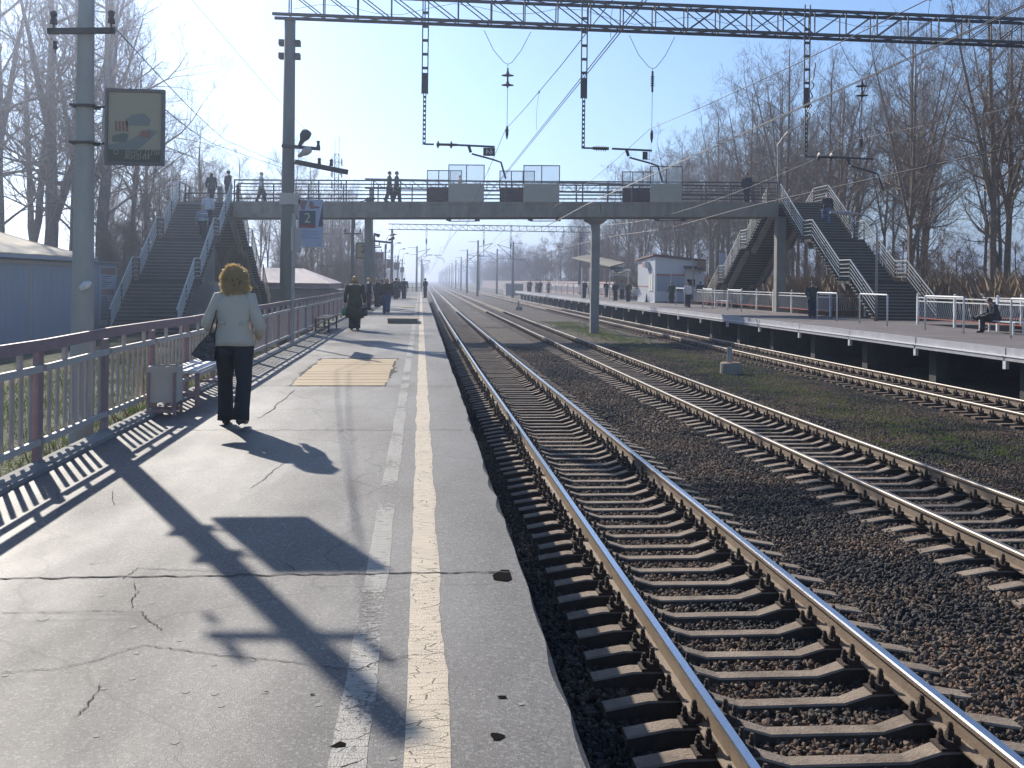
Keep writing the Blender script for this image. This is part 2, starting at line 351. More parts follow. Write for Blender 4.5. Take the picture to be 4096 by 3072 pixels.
# ---------------------------------------------------------------- railway tracks
RP = [(-.075, 0), (-.075, .012), (-.012, .028), (-.009, .125), (-.036, .14), (-.037, .168), (-.028, .18), (.028, .18), (.037, .168), (.036, .14), (.009, .125), (.012, .028), (.075, .012), (.075, 0)]
RY = [-1+i*1.5 for i in range(56)]+[84+i*8 for i in range(30)]+[330+i*40 for i in range(38)]
def rail(parent, x, md, label=None):
    mb = MB(); n = len(RP)
    for y in RY:
        for px, pz in RP: mb.v.append((x+xo(y)+px, y, ZR-.18+pz))
    for j in range(len(RY)-1):
        for i in range(n):
            a = j*n+i; b = j*n+(i+1) % n; mb.f.append((a, b, b+n, a+n)); mb.m.append(1 if i in (5, 6, 7) else 0)
    mb.f.append(tuple(range(n))); mb.m.append(0)
    return mesh('rail', mb, [M_rust, md], parent)
def sleeper_mb(flat=False):
    mb = MB(); P = [(-1.35, -.05), (-1.05, .0), (-.58, .0), (-.38, -.062), (.38, -.062), (.58, .0), (1.05, .0), (1.35, -.05)]
    if flat: P = [(-1.35, -.01), (1.35, -.01)]
    for px, pz in P:
        w = .078 if abs(px) > .5 else .066; wb = .115
        mb.v += [(px, -wb, -.23), (px, -w-.006, pz-.012), (px, -w+.008, pz), (px, w-.008, pz), (px, w+.006, pz-.012), (px, wb, -.23)]
    for i in range(len(P)-1):
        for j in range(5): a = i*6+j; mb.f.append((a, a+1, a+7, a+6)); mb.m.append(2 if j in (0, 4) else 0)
    mb.f += [(0, 1, 2, 3, 4, 5), tuple(reversed(range(len(mb.v)-6, len(mb.v))))]; mb.m += [0, 0]
    for a in range(len(mb.f)): mb.f[a] = tuple(reversed(mb.f[a]))
    return mb
def fast_mb(low=False):
    mb = MB(); mb.box((0, 0, .010), (.40, .15, .02)); 
    for s in (-1, 1):
        mb.box((s*.088, 0, .05), (.05, .11, .05)); mb.box((s*.125, 0, .035), (.07, .12, .03))
        for sx, h in ((.105, .155), (.17, .115)):
            for r_, z0, z1 in ((.013, .02, h), (.026, .045, .065), (.024, .07, h-.045), (.019, h-.04, h-.015)):
                if low: mb.box((s*sx, 0, (z0+z1)/2), (r_*1.8, r_*1.8, z1-z0))
                else: mb.tube([(s*sx, 0, z0), (s*sx, 0, z1)], r_, 6)
    return mb
SM, SW = {}, {}
def track(xc, hd, label, y0, n_ind, n_stuff, sp, sm, flat=False):
    t = T('railway_track', label, 'track', (xc, 5, ZR-.19), 'parallel tracks through the station')
    for s in (-.78, .78): rail(t, xc+s, hd)
    a = sleeper_mb(flat); me = bpy.data.meshes.new('sleeper'); me.from_pydata(a.v, [], a.f); me.materials.append(sm); me.materials.append(sm); me.materials.append(M_shadedirt); me.polygons.foreach_set('material_index', a.m)
    b = fast_mb(); mf = bpy.data.meshes.new('rail_fastening'); mf.from_pydata(b.v, [], b.f); mf.materials.append(M_fast)
    for i in range(n_ind):
        y = y0+i*sp; o = bpy.data.objects.new('sleeper', me); COL.objects.link(o); o.parent = t; o.location = (xo(y)+R.uniform(-.035, .035), y-5+R.uniform(-.03, .03), R.uniform(-.008, .003)); o.rotation_euler = (0, 0, R.uniform(-.022, .022))
        for s in (-.78, .78):
            f = bpy.data.objects.new('rail_fastening', mf); COL.objects.link(f); f.parent = o; f.location = (s, 0, 0.001)
    mb = MB(); lo = fast_mb(True)
    for i in range(n_ind, n_ind+n_stuff):
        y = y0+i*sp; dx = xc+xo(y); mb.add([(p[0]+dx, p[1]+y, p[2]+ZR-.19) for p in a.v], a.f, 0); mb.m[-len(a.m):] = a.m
        if i < n_ind+90:
            for s in (-.78, .78): mb.add([(p[0]+dx+s, p[1]+y, p[2]+ZR-.19) for p in lo.v], lo.f, 1)
    o = mesh('sleepers', mb, [sm, M_fast, M_shadedirt], t); tag(o, kind='stuff')
    return t
track(2.64, M_head, 'nearest railway track with bright polished rails beside the near platform edge', 4.3, 96, 420, .473, M_sleeper)
track(6.92, M_head2, 'middle railway track with dull grey rails between the other two tracks', 8.2, 90, 380, .473, M_sleeper)
track(13.78, M_head2, 'farthest railway track with brown sleepers along the opposite platform', 19.5, 80, 300, .50, M_wsleep, True)
# ---------------------------------------------------------------- ballast stones (geometry nodes)
def stones(name, quads, dens, smin, smax, seed, lab):
    mb = MB()
    for x0, x1, y0, y1, z in quads:
        mb.add([(x0+xo(y0), y0, z), (x1+xo(y0), y0, z), (x1+xo(y1), y1, z), (x0+xo(y1), y1, z)], [(0, 1, 2, 3)])
    o = mesh(name, mb, M_stone); tag(o, lab, 'gravel', kind='stuff')
    g = bpy.data.node_groups.new(name, 'GeometryNodeTree'); g.interface.new_socket('Geometry', in_out='INPUT', socket_type='NodeSocketGeometry'); g.interface.new_socket('Geometry', in_out='OUTPUT', socket_type='NodeSocketGeometry')
    A = lambda t, **k: N(g, t, **k); i = A('NodeGroupInput'); ou = A('NodeGroupOutput')
    d = A('GeometryNodeDistributePointsOnFaces'); d.inputs['Density'].default_value = dens; d.inputs['Seed'].default_value = seed
    ico = A('GeometryNodeMeshIcoSphere'); ico.inputs['Radius'].default_value = 1; ico.inputs['Subdivisions'].default_value = 1
    mt = A('GeometryNodeSetMaterial'); mt.inputs['Material'].default_value = M_stone
    ip = A('GeometryNodeInstanceOnPoints')
    rs = A('FunctionNodeRandomValue', data_type='FLOAT_VECTOR'); rs.inputs[0].default_value = (smin, smin*.8, smin*.6); rs.inputs[1].default_value = (smax, smax*.85, smax*.6)
    rr = A('FunctionNodeRandomValue', data_type='FLOAT_VECTOR'); rr.inputs[0].default_value = (0, 0, 0); rr.inputs[1].default_value = (6.28, 6.28, 6.28); rr.inputs['Seed'].default_value = 5
    L = g.links.new; L(i.outputs[0], d.inputs[0]); L(d.outputs['Points'], ip.inputs['Points']); L(ico.outputs[0], mt.inputs[0]); L(mt.outputs[0], ip.inputs['Instance'])
    L(rs.outputs[0], ip.inputs['Scale']); L(rr.outputs[0], ip.inputs['Rotation']); L(ip.outputs[0], ou.inputs[0])
    md = o.modifiers.new('stones', 'NODES'); md.node_group = g; return o
def stonemat():
    m = mat('stone', (.1, .08, .06), .8, spec=.4); t = m.node_tree; b = t.nodes['Principled BSDF']; L = t.links.new
    oi = N(t, 'ShaderNodeObjectInfo'); c = N(t, 'ShaderNodeValToRGB'); e = c.color_ramp.elements; e[0].color = (.035, .035, .035, 1); e[1].color = (.24, .19, .14, 1)
    for p, q in ((.25, (.07, .065, .06)), (.5, (.10, .075, .055)), (.75, (.15, .10, .07)), (.92, (.17, .15, .13))): x = e.new(p); x.color = (*q, 1)
    g = N(t, 'ShaderNodeNewGeometry').outputs['Position']; w = N(t, 'ShaderNodeTexWhiteNoise')
    L(oi.outputs['Random'], c.inputs[0]); n = N(t, 'ShaderNodeTexNoise'); n.inputs['Scale'].default_value = .55; n.inputs['Detail'].default_value = 3; L(g, n.inputs['Vector'])
    c3 = N(t, 'ShaderNodeValToRGB'); c3.color_ramp.elements[0].color = (.30, .32, .36, 1); c3.color_ramp.elements[1].color = (1.25, 1.0, .78, 1); c3.color_ramp.elements[0].position = .42; c3.color_ramp.elements[1].position = .6; L(n.outputs[0], c3.inputs[0])
    mx = N(t, 'ShaderNodeMix', data_type='RGBA', blend_type='MULTIPLY'); mx.inputs[0].default_value = 1; L(c.outputs[0], mx.inputs[6]); L(c3.outputs[0], mx.inputs[7]); L(mx.outputs[2], b.inputs['Base Color'])
    return m
M_stone = stonemat()
stones('ballast_stones', [(.7, 1.9, 4, 20, ZB), (1.9, 3.4, 4, 20, ZB+.02), (3.4, 6.15, 4, 20, ZB+.06), (6.15, 7.7, 4, 20, ZB+.02), (7.7, 8.8, 4, 20, ZB+.06)], 560, .014, .046, 1, 'dark brown crushed stone ballast around the near rails')
stones('ballast_stones', [(.7, 3.4, 20, 46, ZB), (3.4, 6.15, 20, 46, ZB+.06), (6.15, 7.7, 20, 46, ZB), (7.7, 8.8, 20, 46, ZB+.06), (11.6, 15.6, 16, 50, ZB+.05), (8.7, 11.6, 32, 46, ZB+.085)], 210, .02, .05, 2, 'dark crushed stone ballast further along the tracks')
stones('verge_stones', [(8.7, 11.9, 9, 32, ZB+.085), (11.7, 13, 16, 34, ZB+.06), (14.5, 15.6, 16, 34, ZB+.05)], 640, .012, .036, 3, 'loose stones strewn over the strip between the tracks')
# ---------------------------------------------------------------- near platform
PXL, PXR, PYE = -3.12, .60, 141
def edge_y(x0, amp, ys_, s): return [x0+amp*noise.noise(V((y*s, 1.7, 0)))+amp*.4*noise.noise(V((y*s*4, 4.7, 0))) for y in ys_]
py = [-9+i*.12 for i in range(420)]+[41.4+i*1.0 for i in range(100)]; py = [y for y in py if y < PYE]+[PYE]
ex = edge_y(.605, .014, py, .6)
mb = MB()
for y, e in zip(py, ex):
    e = e+max(0, xo(y)+.05)*.8 if y > 90 else e
    r = .012+.045*abs(noise.noise(V((y*1.3, 9, 0))))
    mb.v += [(PXL, y, -.30), (PXL, y, 0), (e-.30, y, 0), (e-r-.005, y, -.003), (e-.008, y, -.02-r*.3), (e, y, -.10), (e-.02, y, -.30)]
for j in range(len(py)-1):
    for i in range(6): a = j*7+i; mb.f.append((a, a+7, a+8, a+1)); mb.m.append(0)
mb.f.append((0, 1, 2, 3, 4, 5, 6)); mb.m.append(0)
mb.f = [tuple(reversed(f)) for f in mb.f]
plat = mesh('platform', mb, M_asph, smooth=False); tag(plat, kind='structure')
mb = MB()
for i in range(30): y = 5.6+i*5.3; mb.bb((-2.9, y-.2, -1.7), (.35, y+.2, -.305))
mb.bb((-3.0, -9, -.72), (-2.8, PYE, -.302)); mb.bb((.05, -9, -.70), (.30, PYE, -.302))
o = mesh('platform_beams', mb, M_conc_d, plat)
def lines(name, xc, w, y0, y1, m, jag, z, step=.16, gaps=()):
    mb = MB(); y = y0; pts = []
    while y < y1: pts.append(y); y += step if y < 45 else step*6
    for i, y in enumerate(pts):
        j1, j2 = (noise.noise(V((y*1.3, 0, xc)))*jag+R.uniform(-jag, jag)*.25 for _ in (0, 1))
        c = xc(y) if callable(xc) else xc
        j2 = noise.noise(V((y*1.1, 7, 0)))*jag+R.uniform(-jag, jag)*.25
        mb.v += [(c-w/2+j1, y, z), (c+w/2+j2, y, z)]
        if i and not any(a < y < b for a, b in gaps): n = len(mb.v); mb.f.append((n-4, n-3, n-1, n-2)); mb.m.append(0)
    return mesh(name, mb, m, plat)
lines('cream_safety_line', .045, .155, -2, 139, M_cream, .018, .0022)
lines('faded_line', -.222, .125, -2, 139, M_worn, .012, .0022)
# joints, cracks: traced where they lie on the slab
mb = MB()
def zz(x0, x1, y, w, n=34, amp=.03, seed=0):
    return mb.ribbon([(x0+(x1-x0)*i/n, y+amp*noise.noise(V((i*.35, seed, 0)))*2+amp*.5*noise.noise(V((i*1.3, seed, 5)))) for i in range(n+1)], w, .0036, .5)
zz(-3.0, .53, 5.68, .014, 90, .02, 1); zz(-3.0, .56, 11.1, .012, 80, .025, 2); zz(-3.0, .56, 15.66, .02, 60, .02, 3); zz(-3.0, .56, 21.9, .02, 50, .02, 4)
for i in range(20): zz(-3.0, .58, 27.2+i*5.3, .03, 24, .03, 5+i)
def trace(pts, w, n=8, j=.006):
    ws = [hz(x, y) for x, y in pts]; out = []
    for a, b in zip(ws, ws[1:]):
        for i in range(n): q = a.lerp(b, i/n); out.append((q.x+R.uniform(-j, j), q.y+R.uniform(-j, j)*1.5))
    mb.ribbon(out, w*.42, .0037, .6)
trace([(490, 2318), (550, 2275), (760, 2282), (900, 2290), (1060, 2312)], .010)
trace([(540, 2330), (535, 2350), (552, 2368), (532, 2395), (527, 2447)], .012, 5)
trace([(0, 2452), (190, 2452), (400, 2444), (572, 2449), (585, 2475), (618, 2500), (655, 2525)], .010)
trace([(0, 2693), (220, 2678), (360, 2650), (480, 2610), (590, 2580), (700, 2600), (900, 2625), (1100, 2642), (1380, 2680), (1440, 2680), (1500, 2650), (1640, 2625), (1800, 2610)], .010)
trace([(300, 2870), (345, 2830), (395, 2760), (402, 2735)], .009)
trace([(1000, 1955), (1060, 1915), (1095, 1880), (1158, 1840)], .012)
trace([(448, 1965), (452, 2000), (458, 2030)], .012, 4)
trace([(1120, 2247), (1160, 2265), (1180, 2300)], .010, 4)
trace([(1345, 1740), (1375, 1720), (1500, 1712), (1800, 1705)], .008)
trace([(1185, 1560), (1130, 1600), (1085, 1640), (1050, 1668), (1030, 1672)], .03, 6, .02)
cr = mesh('crack', mb, M_dark, plat); tag(cr, 'dark cracks and slab joints in the asphalt')
# chipped corner at the edge and small pits
mb = MB(); e = hz(2060, 2310); mb.poly([(e.x+[-.12, -.05, -.02, -.02, -.06, -.12][i], e.y+[-.04, -.07, -.03, .14, .15, .05][i], .003) for i in range(6)])
for x, y, r in ((1990, 2947, .035), (2010, 2790, .02), (1357, 2983, .03), (1250, 2780, .01)):
    c = hz(x, y); mb.poly([(c.x+r*math.cos(t)*R.uniform(.5, 1.2), c.y+r*math.sin(t)*R.uniform(.5, 1.1), .0034) for t in [i*.7 for i in range(9)]])
mesh('pit', mb, mat('pit_dark', (.018, .016, .014), 1.0, spec=0), plat)
# pale spots of gum
mb = MB()
for x, y in ((172, 2476), (608, 2412), (715, 2564), (545, 2614), (530, 2715), (855, 2660), (885, 2824), (20, 2703), (385, 2946), (413, 2756), (1063, 2770), (1290, 2595), (1275, 2820), (1920, 2760), (2085, 2817), (1010, 2640), (745, 2767), (860, 2775), (1065, 2765), (405, 2382), (533, 2508), (370, 2254), (1480, 2362), (1590, 2377), (700, 2970), (1570, 3035)):
    c = hz(x, y); r = R.uniform(.009, .017)*(2.2 if x == 172 else 1); mb.poly([(c.x+r*math.cos(t)*R.uniform(.8, 1.1), c.y+r*math.sin(t)*R.uniform(.7, 1.3), .0015) for t in [i*2*math.pi/9 for i in range(9)]])
mesh('gum_spot', mb, mat('gum', (.27, .255, .215), .8), plat)
# timber patch over the hole
pt = T('wooden_patch', 'yellow timber boards patching a ragged hole in the near platform', 'boards', (-1.2, 18.4, 0))
A_, B_, C_, D_ = [hz(*p) for p in ((1163, 1543), (1538, 1543), (1583, 1436), (1287, 1436))]
mb = MB(); nb = 11
for i in range(nb):
    t0, t1 = i/nb+.002, (i+1)/nb-.005
    def q(u, t): return A_.lerp(D_, t).lerp(B_.lerp(C_, t), u)
    e0, e1 = R.uniform(-.02, .01), R.uniform(-.01, .02); pz = .002+R.uniform(0, .004)
    a, b, c, d = q(e0, t0), q(1+e1, t0+R.uniform(-.004, .004)), q(1+e1, t1), q(e0, t1)
    mb.poly([(p.x, p.y, pz) for p in (a, b, c, d)], .001)
mesh('board', mb, M_board, pt)
mb = MB(); rim = []
for (a, b), n in (((A_, B_), 30), ((B_, C_), 34), ((C_, D_), 24), ((D_, A_), 34)):
    for i in range(n): q = a.lerp(b, i/n); rim.append(q)
cx = (A_+B_+C_+D_)/4; ro = []
for i, q in enumerate(rim):
    d = (q-cx).normalized(); far_side = q.y > 20.6
    ro.append(q+d*((.10 if not far_side else .28)*(.45+abs(noise.noise(V((i*.45, 2, 0))))*1.9)))
n = len(rim); mb.add([(p.x, p.y, .0012) for p in ro]+[(p.x-(p-cx).normalized().x*.05, p.y, .0012) for p in rim], [(i, (i+1) % n, n+(i+1) % n, n+i) for i in range(n)])
mb.poly([(p.x, p.y, .0006) for p in (A_, B_, C_, D_)])
mesh('hole_rim', mb, M_dark, pt)
h = T('wooden_hatch', 'raised grey timber hatch lying across the near platform', 'hatch', (-.65, 39.3, 0))
mb = MB()
for i in range(5): mb.box((-.65, 38.3+i*.5, .17), (1.12, .46, .04), rz=R.uniform(-.01, .01))
mesh('board', mb, M_boardd, h); mb = MB(); mb.bb((-1.2, 38.05, .002), (-.1, 38.13, .15)); mb.bb((-1.2, 40.5, .002), (-.1, 40.58, .15)); mb.bb((-1.2, 38.14, .002), (-1.12, 40.49, .15)); mb.bb((-.18, 38.14, .002), (-.1, 40.49, .15)); mesh('frame', mb, M_boardd, h)
for k, (x, y, w, d, lb) in enumerate(((-.72, 60.5, .7, 1.4, 'pale boards patched into the platform beyond the bridge shadow'), (-.7, 90, .75, 4, 'small yellow board patch near the far end of the near platform'))):
    o = mesh('wooden_patch', MB().bb((x-w/2, y-d/2, .004), (x+w/2, y+d/2, .03)), M_board, loc=(x, y, 0)); tag(o, lb, 'boards')
# railing at the far end
r_ = T('end_railing', 'low metal railing closing off the far end of the near platform', 'railing', (-1.3, PYE, 0))
mb = MB(); [mb.tube([(-3+i*.62, PYE-.2, 0), (-3+i*.62, PYE-.2, 1.1)], .03, 5) for i in range(7)]; mesh('post', mb, M_steel, r_)
mb = MB(); [mb.tube([(-3, PYE-.2, z), (.72, PYE-.2, z)], .025, 5) for z in (.55, 1.1)]; mesh('rail', mb, M_steel, r_)
# ---------------------------------------------------------------- near fence
FX = -3.24; fy = [9.1-1.86*2+i*1.86 for i in range(46)]; fy = [3.6]+fy
fn = T('platform_fence', 'wooden picket fence with mauve posts and beige pickets along the near platform', 'fence', (FX, 9.1, 0))
fyy = [-2.0, -.14, 1.72]+fy[1:]
zs = lambda y: .03*noise.noise(V((y*.3, 0, 0)))
for i, y in enumerate(fyy):
    mb = MB(); mb.box((FX-.012, y, .06), (.05, .115, 1.82)); o = mesh('post', mb, M_mauve, fn)
for i, (a, b) in enumerate(zip(fyy, fyy[1:])):
    za, zb = 1.03+zs(a), 1.03+zs(b)
    mb = MB(); mb.bar((FX+.045, a, za), (FX+.045, b, zb), .04, .10); mesh('handrail', mb, M_mauve, fn)
    mb = MB(); mb.k = 0
    mb.bar((FX+.03, a+.05, za-.20), (FX+.03, b-.05, zb-.20), .035, .06); mb.bar((FX+.02, a+.05, .20), (FX+.02, b-.05, .20), .035, .05)
    mesh('crossbar', mb, M_railp, fn)
    mb = MB(); np_ = 9
    for j in range(np_):
        t = (j+.6)/(np_+.2); y = a+(b-a)*t; lean = R.uniform(-.006, .006)
        if R.random() < .012: continue
        mb.bar((FX-.03+R.uniform(-.003, .003), y, .135), (FX-.03, y+lean, .82+zs(y)), .014, .074, up=(0, 1, 0))
        if j in (2, 6): mb.box((FX+.03, y, .918+zs(y)), (.03, .07, .12))
    mesh('pickets', mb, M_beige, fn)
# kerb stones under the fence
mb = MB(); y = -4.0
while y < 60:
    L_ = R.uniform(.75, 1.0); mb.box((PXL-.035, y+L_/2, .013), (.20, L_-.05, .05), rz=R.uniform(-.02, .02)); y += L_
mesh('kerb', mb, M_conc, plat)
# grass and litter by the fence
def blades(name, lab, spots, m, hmin, hmax, wid=.008, cat='grass'):
    mb = MB()
    for x, y, z, n, sp in spots:
        for _ in range(n):
            a = R.uniform(0, 6.28); r = sp*math.sqrt(R.random()); px, py_ = x+r*math.cos(a), y+r*math.sin(a); h = R.uniform(hmin, hmax); t = R.uniform(0, 6.28); l = R.uniform(.1, .7)*h
            dx, dy = math.cos(t), math.sin(t); w = wid*R.uniform(.6, 1.5)
            mb.add([(px-dy*w, py_+dx*w, z), (px+dy*w, py_-dx*w, z), (px+dx*l*.4, py_+dy*l*.4, z+h*.6), (px+dx*l, py_+dy*l, z+h)], [(0, 1, 2), (1, 3, 2)])
    o = mesh(name, mb, m); tag(o, lab, cat, kind='stuff'); return o
blades('grass', 'green grass tufts growing behind the picket fence', [(R.uniform(-9, -3.7), R.uniform(4, 34), -.83, 7, .25) for _ in range(2600)], M_grass, .05, .18, .008)
blades('grass', 'patchy grass on the strip between the middle and far tracks', [(10.2+R.gauss(0, .8)+.5*n2(1, y, .2), y, ZB+.08, 7, .13) for y in [R.uniform(9, 75) for _ in range(4200)] if n2(3, y, .35)+.35*R.random() > -.15], M_grass, .03, .09, .010)
blades('dead_stalks', 'dry dead stalks and leaf litter under the near fence', [(R.uniform(-4.1, -3.35), R.uniform(5, 40), -.62, 6, .2) for _ in range(900)], M_brush, .08, .42, .006, 'weeds')
blades('brushwood', 'tangled brown brushwood along the edge of the right-hand woods', [(R.uniform(26.5, 36), R.uniform(30, 150), -.6, 9, .8) for _ in range(2000)], M_brush, .9, 3.2, .014, 'brushwood')
blades('dead_stalks', 'dry grass on the embankment beyond the opposite platform', [(R.uniform(22, 30), R.uniform(22, 110), -.8, 8, .4) for _ in range(2200)], M_brush, .15, .7, .015, 'weeds')
mb = MB()
for _ in range(2600):
    x, y = R.uniform(-3.9, -3.33), R.uniform(4.5, 32); a = R.uniform(0, 3.14); s = R.uniform(.02, .05); mb.box((x, y, -.60+R.uniform(0, .06)+(x+3.33)*.15), (s, s*.6, .004), M=Matrix.Rotation(a, 3, (R.random(), R.random(), R.random()+.2)))
mb.bb((-3.95, 4, -.85), (-3.19, 60, -.66))
o = mesh('leaf_litter', mb, M_brush); tag(o, 'brown leaf litter heaped along the foot of the near fence', 'leaves', kind='stuff')
# ---------------------------------------------------------------- opposite platform
RX0, RX1, RY1 = 15.6, 21.3, 172
M_platR = mat('reddish_asphalt', (.105, .082, .075), .75, c2=(.20, .175, .165), scale=.6, detail=8, bump=.4, bscale=90)
mb = MB(); ysr = [8+i*4 for i in range(42)]
for y in ysr: mb.v += [(RX0+xo(y)*.8+.05, y, -.28), (RX0+xo(y)*.8+.05, y, .0), (RX1, y, 0), (RX1, y, -.28)]
for j in range(len(ysr)-1):
    for i in range(4): a = j*4+i; b = j*4+(i+1) % 4; mb.f.append((a, b, b+4, a+4)); mb.m.append(0)
mb.f.append((0, 3, 2, 1)); mb.m.append(0); n = len(mb.v); mb.f.append((n-4, n-3, n-2, n-1)); mb.m.append(0)
pr = mesh('platform', mb, M_platR); tag(pr, kind='structure')
mb = MB(); mb.bb((RX1+.002, 42, -.28), (25.2, 52, -.004)); mesh('stair_apron', mb, M_platR, pr)
mb = MB(); y = 26.05-4.95*4
M_fasc = mat('pale_fascia_paint', (.44, .44, .47), .6, c2=(.30, .29, .30), scale=2.5, detail=8, bump=.3, bscale=30)
lp = MB()
while y < RY1-4:
    x = RX0+xo(y+2.5)*.8+R.uniform(-.008, .008)
    mb.bb((x-.02, y+.02, -.20), (x+.10, y+4.93, .012)); mb.bb((x-.07, y+.01, -.33), (x+.10, y+4.94, -.222)); lp.bar((x-.055, y+.01, -.205), (x-.055, y+4.94, -.205), .085, .03); y += 4.95
mesh('fascia', mb, M_fasc, pr); mesh('lip', lp, mat('lip_glare_white', (.8, .8, .8), .22), pr)  # ledge lip coloured whiter than the fascia to imitate sun glare along it
mb = MB(); y = 26.05-4.95*4
while y < RY1-4: x = RX0+xo(y)*.8; mb.bb((x-.06, y-.07, -.56), (x+.04, y+.07, -.335)); y += 4.95
mesh('bracket', mb, M_white, pr)
mb = MB(); y = 26.05-4.95*4
while y < RY1-4:
    mb.bb((16.1, y-.22, -1.7), (16.5, y+.22, -.285)); mb.bb((19.7, y-.22, -1.7), (20.4, y+.3, -.285))
    if y < 60: mb.bb((17.0, y+1.2, -1.7), (18.4, y+1.5, -.285))
    y += 4.95
mb.bb((20.9, 8, -1.5), (21.0, 26, -.285)); mb.bb((20.9, 52, -1.5), (21.0, RY1, -.285))
mesh('support', mb, mat('support_dark', (.05, .048, .042), .9, c2=(.09, .085, .075), scale=2), pr)
mb = MB()
for i in range(32): y = 26.05-4.95*3+i*4.95; mb.ribbon([(RX0+.12+j*.45, y+.02*math.sin(j*1.7+i)) for j in range(13)], .03, .003, .6)
mesh('slab_joint', mb, M_brown, pr)
# opposite fence
FRX = 21.2
def iron_fence(label, pts, parent=None, wav=False, h=1.14):
    t = T('iron_fence', label, 'fence', (*pts[0][:2], 0), 'white iron fences of the opposite platform')
    for p in pts:
        mb = MB(); mb.box((p[0], p[1], h/2+.04), (.09, .09, h+.08)); mb.ell((p[0], p[1], h+.13), (.06, .06, .06), 8); mesh('post', mb, M_white, t)
    for a, b in zip(pts, pts[1:]):
        A, B = V((*a[:2], 0)), V((*b[:2], 0)); L_ = (B-A).length; d = (B-A)/L_; near = A.y < 64
        mb = MB()
        for z in (h, h-.15): mb.bar(A+d*.05+V((0, 0, z)), B-d*.05+V((0, 0, z)), .045, .045)
        mb.bar(A+d*.05+V((0, 0, .27)), B-d*.05+V((0, 0, .27)), .04, .04, k=1)
        mesh('frame', mb, [M_white, M_red], t)
        mb = MB(); nn = int(L_/(.14 if near else .28)); q = V((-d.y, d.x, 0))
        for i in range(1, nn):
            p = A+d*(L_*i/nn)
            if near: mb.tube([p+V((0, 0, h-.17)), p+V((0, 0, .75)), p+q*-.05+V((0, 0, .55)), p+q*-.09+V((0, 0, .40)), p+V((0, 0, .29))], .011, 4, False)
            else: mb.bar(p+V((0, 0, .29)), p+V((0, 0, h-.17)), .03, .03)
        mesh('balusters', mb, M_white, t)
    return t
iron_fence('white iron fence right of the stair opening, behind the seated man', [(FRX, 42.15-i*3.05) for i in range(7)])
iron_fence('white iron fence between the stair opening and the ticket kiosk', [(23.0, 51.4), (20.9, 50.8)]+[(FRX-.1+.0*i, 53.8+i*3.05) for i in range(9)])
iron_fence('white iron fence running on beyond the ticket kiosk to the platform end', [(21.1, 91+i*5) for i in range(17)])
iron_fence('second white iron fence behind the platform fence, right of the stairs', [(25.4, 44.5-i*3.1) for i in range(4)])
# tube barriers
wh = ['at the right edge of view, before the bench', 'before the seated man, right of the stair opening', 'in front of the stair opening', 'between the standing man and the stair opening', 'left of the standing man in the bridge shadow', 'before the white bench near the kiosk', 'in front of the ticket kiosk notice boards', 'left of the ticket kiosk beside waiting people']
for (a, b), w in zip(((27.6, 30.95), (33.8, 36.5), (39.6, 42.2), (44.6, 46.9), (58.4, 61.0), (64.4, 66.6), (71.4, 73.8), (92, 95)), wh):
    x = 18.65 if a < 80 else 17.9
    mb = MB(); mb.tube([(x, a, 0), (x, a, 1.22), (x, a+.04, 1.26), (x, b-.04, 1.26), (x, b, 1.22), (x, b, 0)], .034, 8)
    o = mesh('tube_barrier', mb, M_white, smooth=True, loc=(x, (a+b)/2, 0)); tag(o, 'white tubular hoop barrier '+w, 'barrier', 'hoop barriers on the opposite platform')
# distant thin posts on the far platform
for i in range(12):
    y = 104+i*5.5; o = mesh('barrier_post', MB().tube([(18.9, y, 0), (18.9, y, 1.25)], .045, 6), M_railgrey, loc=(18.9, y, 0)); tag(o, 'slim grey post in the long row on the far stretch of the opposite platform', 'post', 'row of slim posts on the opposite platform')
def bench(label, x, y0, y1, zs, wd, seatm, legm, xs=1):
    t = T('bench', label, 'bench', (x, (y0+y1)/2, 0)); n = 4
    mb = MB()
    for i in range(n): mb.bb((x-wd/2+i*wd/n+.008, y0, zs-.035), (x-wd/2+(i+1)*wd/n-.008, y1, zs))
    mesh('seat', mb, seatm, t)
    for y in (y0+.15, y1-.15):
        mb = MB()
        for s in (-1, 1): mb.bar((x+s*wd*.42, y, 0), (x+s*wd*.42, y, zs-.036), .05)
        mb.bar((x-wd*.42+.026, y, .16), (x+wd*.42-.026, y, .16), .035); mesh('leg', mb, legm, t)
    return t
bench('white bench with the seated man near the iron fence', 20.35, 33.2, 35.6, .44, .42, M_white, M_white)
bench('small white bench beside the iron fence left of the bridge', 20.3, 66, 68.5, .5, .4, M_white, M_white)
b1 = bench('pale slatted bench against the picket fence, beside the walking woman', -2.93, 12.9, 14.9, .47, .42, mat('bench_white', (.55, .55, .54), .5), M_mauve)
bench('low dark bench against the picket fence further along the near platform', -2.95, 31.2, 34.4, .43, .46, M_boardd, M_steel)
# litter bin
t = T('litter_bin', 'grey box litter bin on a metal frame by the picket fence', 'litter bin', (-3.0, 12.45, 0))
mb = MB()
x, y = -3.0, 12.45
for s in ((-.16, -.14, 0), ): pass
for a, b in (((-.16, -.15), (.16, -.15)), ((-.16, .15), (.16, .15)), ((-.16, -.15), (-.16, .15)), ((.16, -.15), (.16, .15))):
    mb.bar((x+a[0], y+a[1], .36), (x+b[0], y+b[1], .36), .018, .42)
mb.bb((x-.15, y-.14, .15), (x+.15, y+.14, .17)); mesh('box', mb, M_railp, t)
for sy in (-.17, .17):
    mb = MB()
    for sx in (-.15, .15): mb.bar((x+sx, y+sy, 0), (x+sx, y+sy, .5), .03)
    mb.bar((x-.134, y+sy, .05), (x+.134, y+sy, .05), .03); mesh('leg', mb, M_mauve, t)
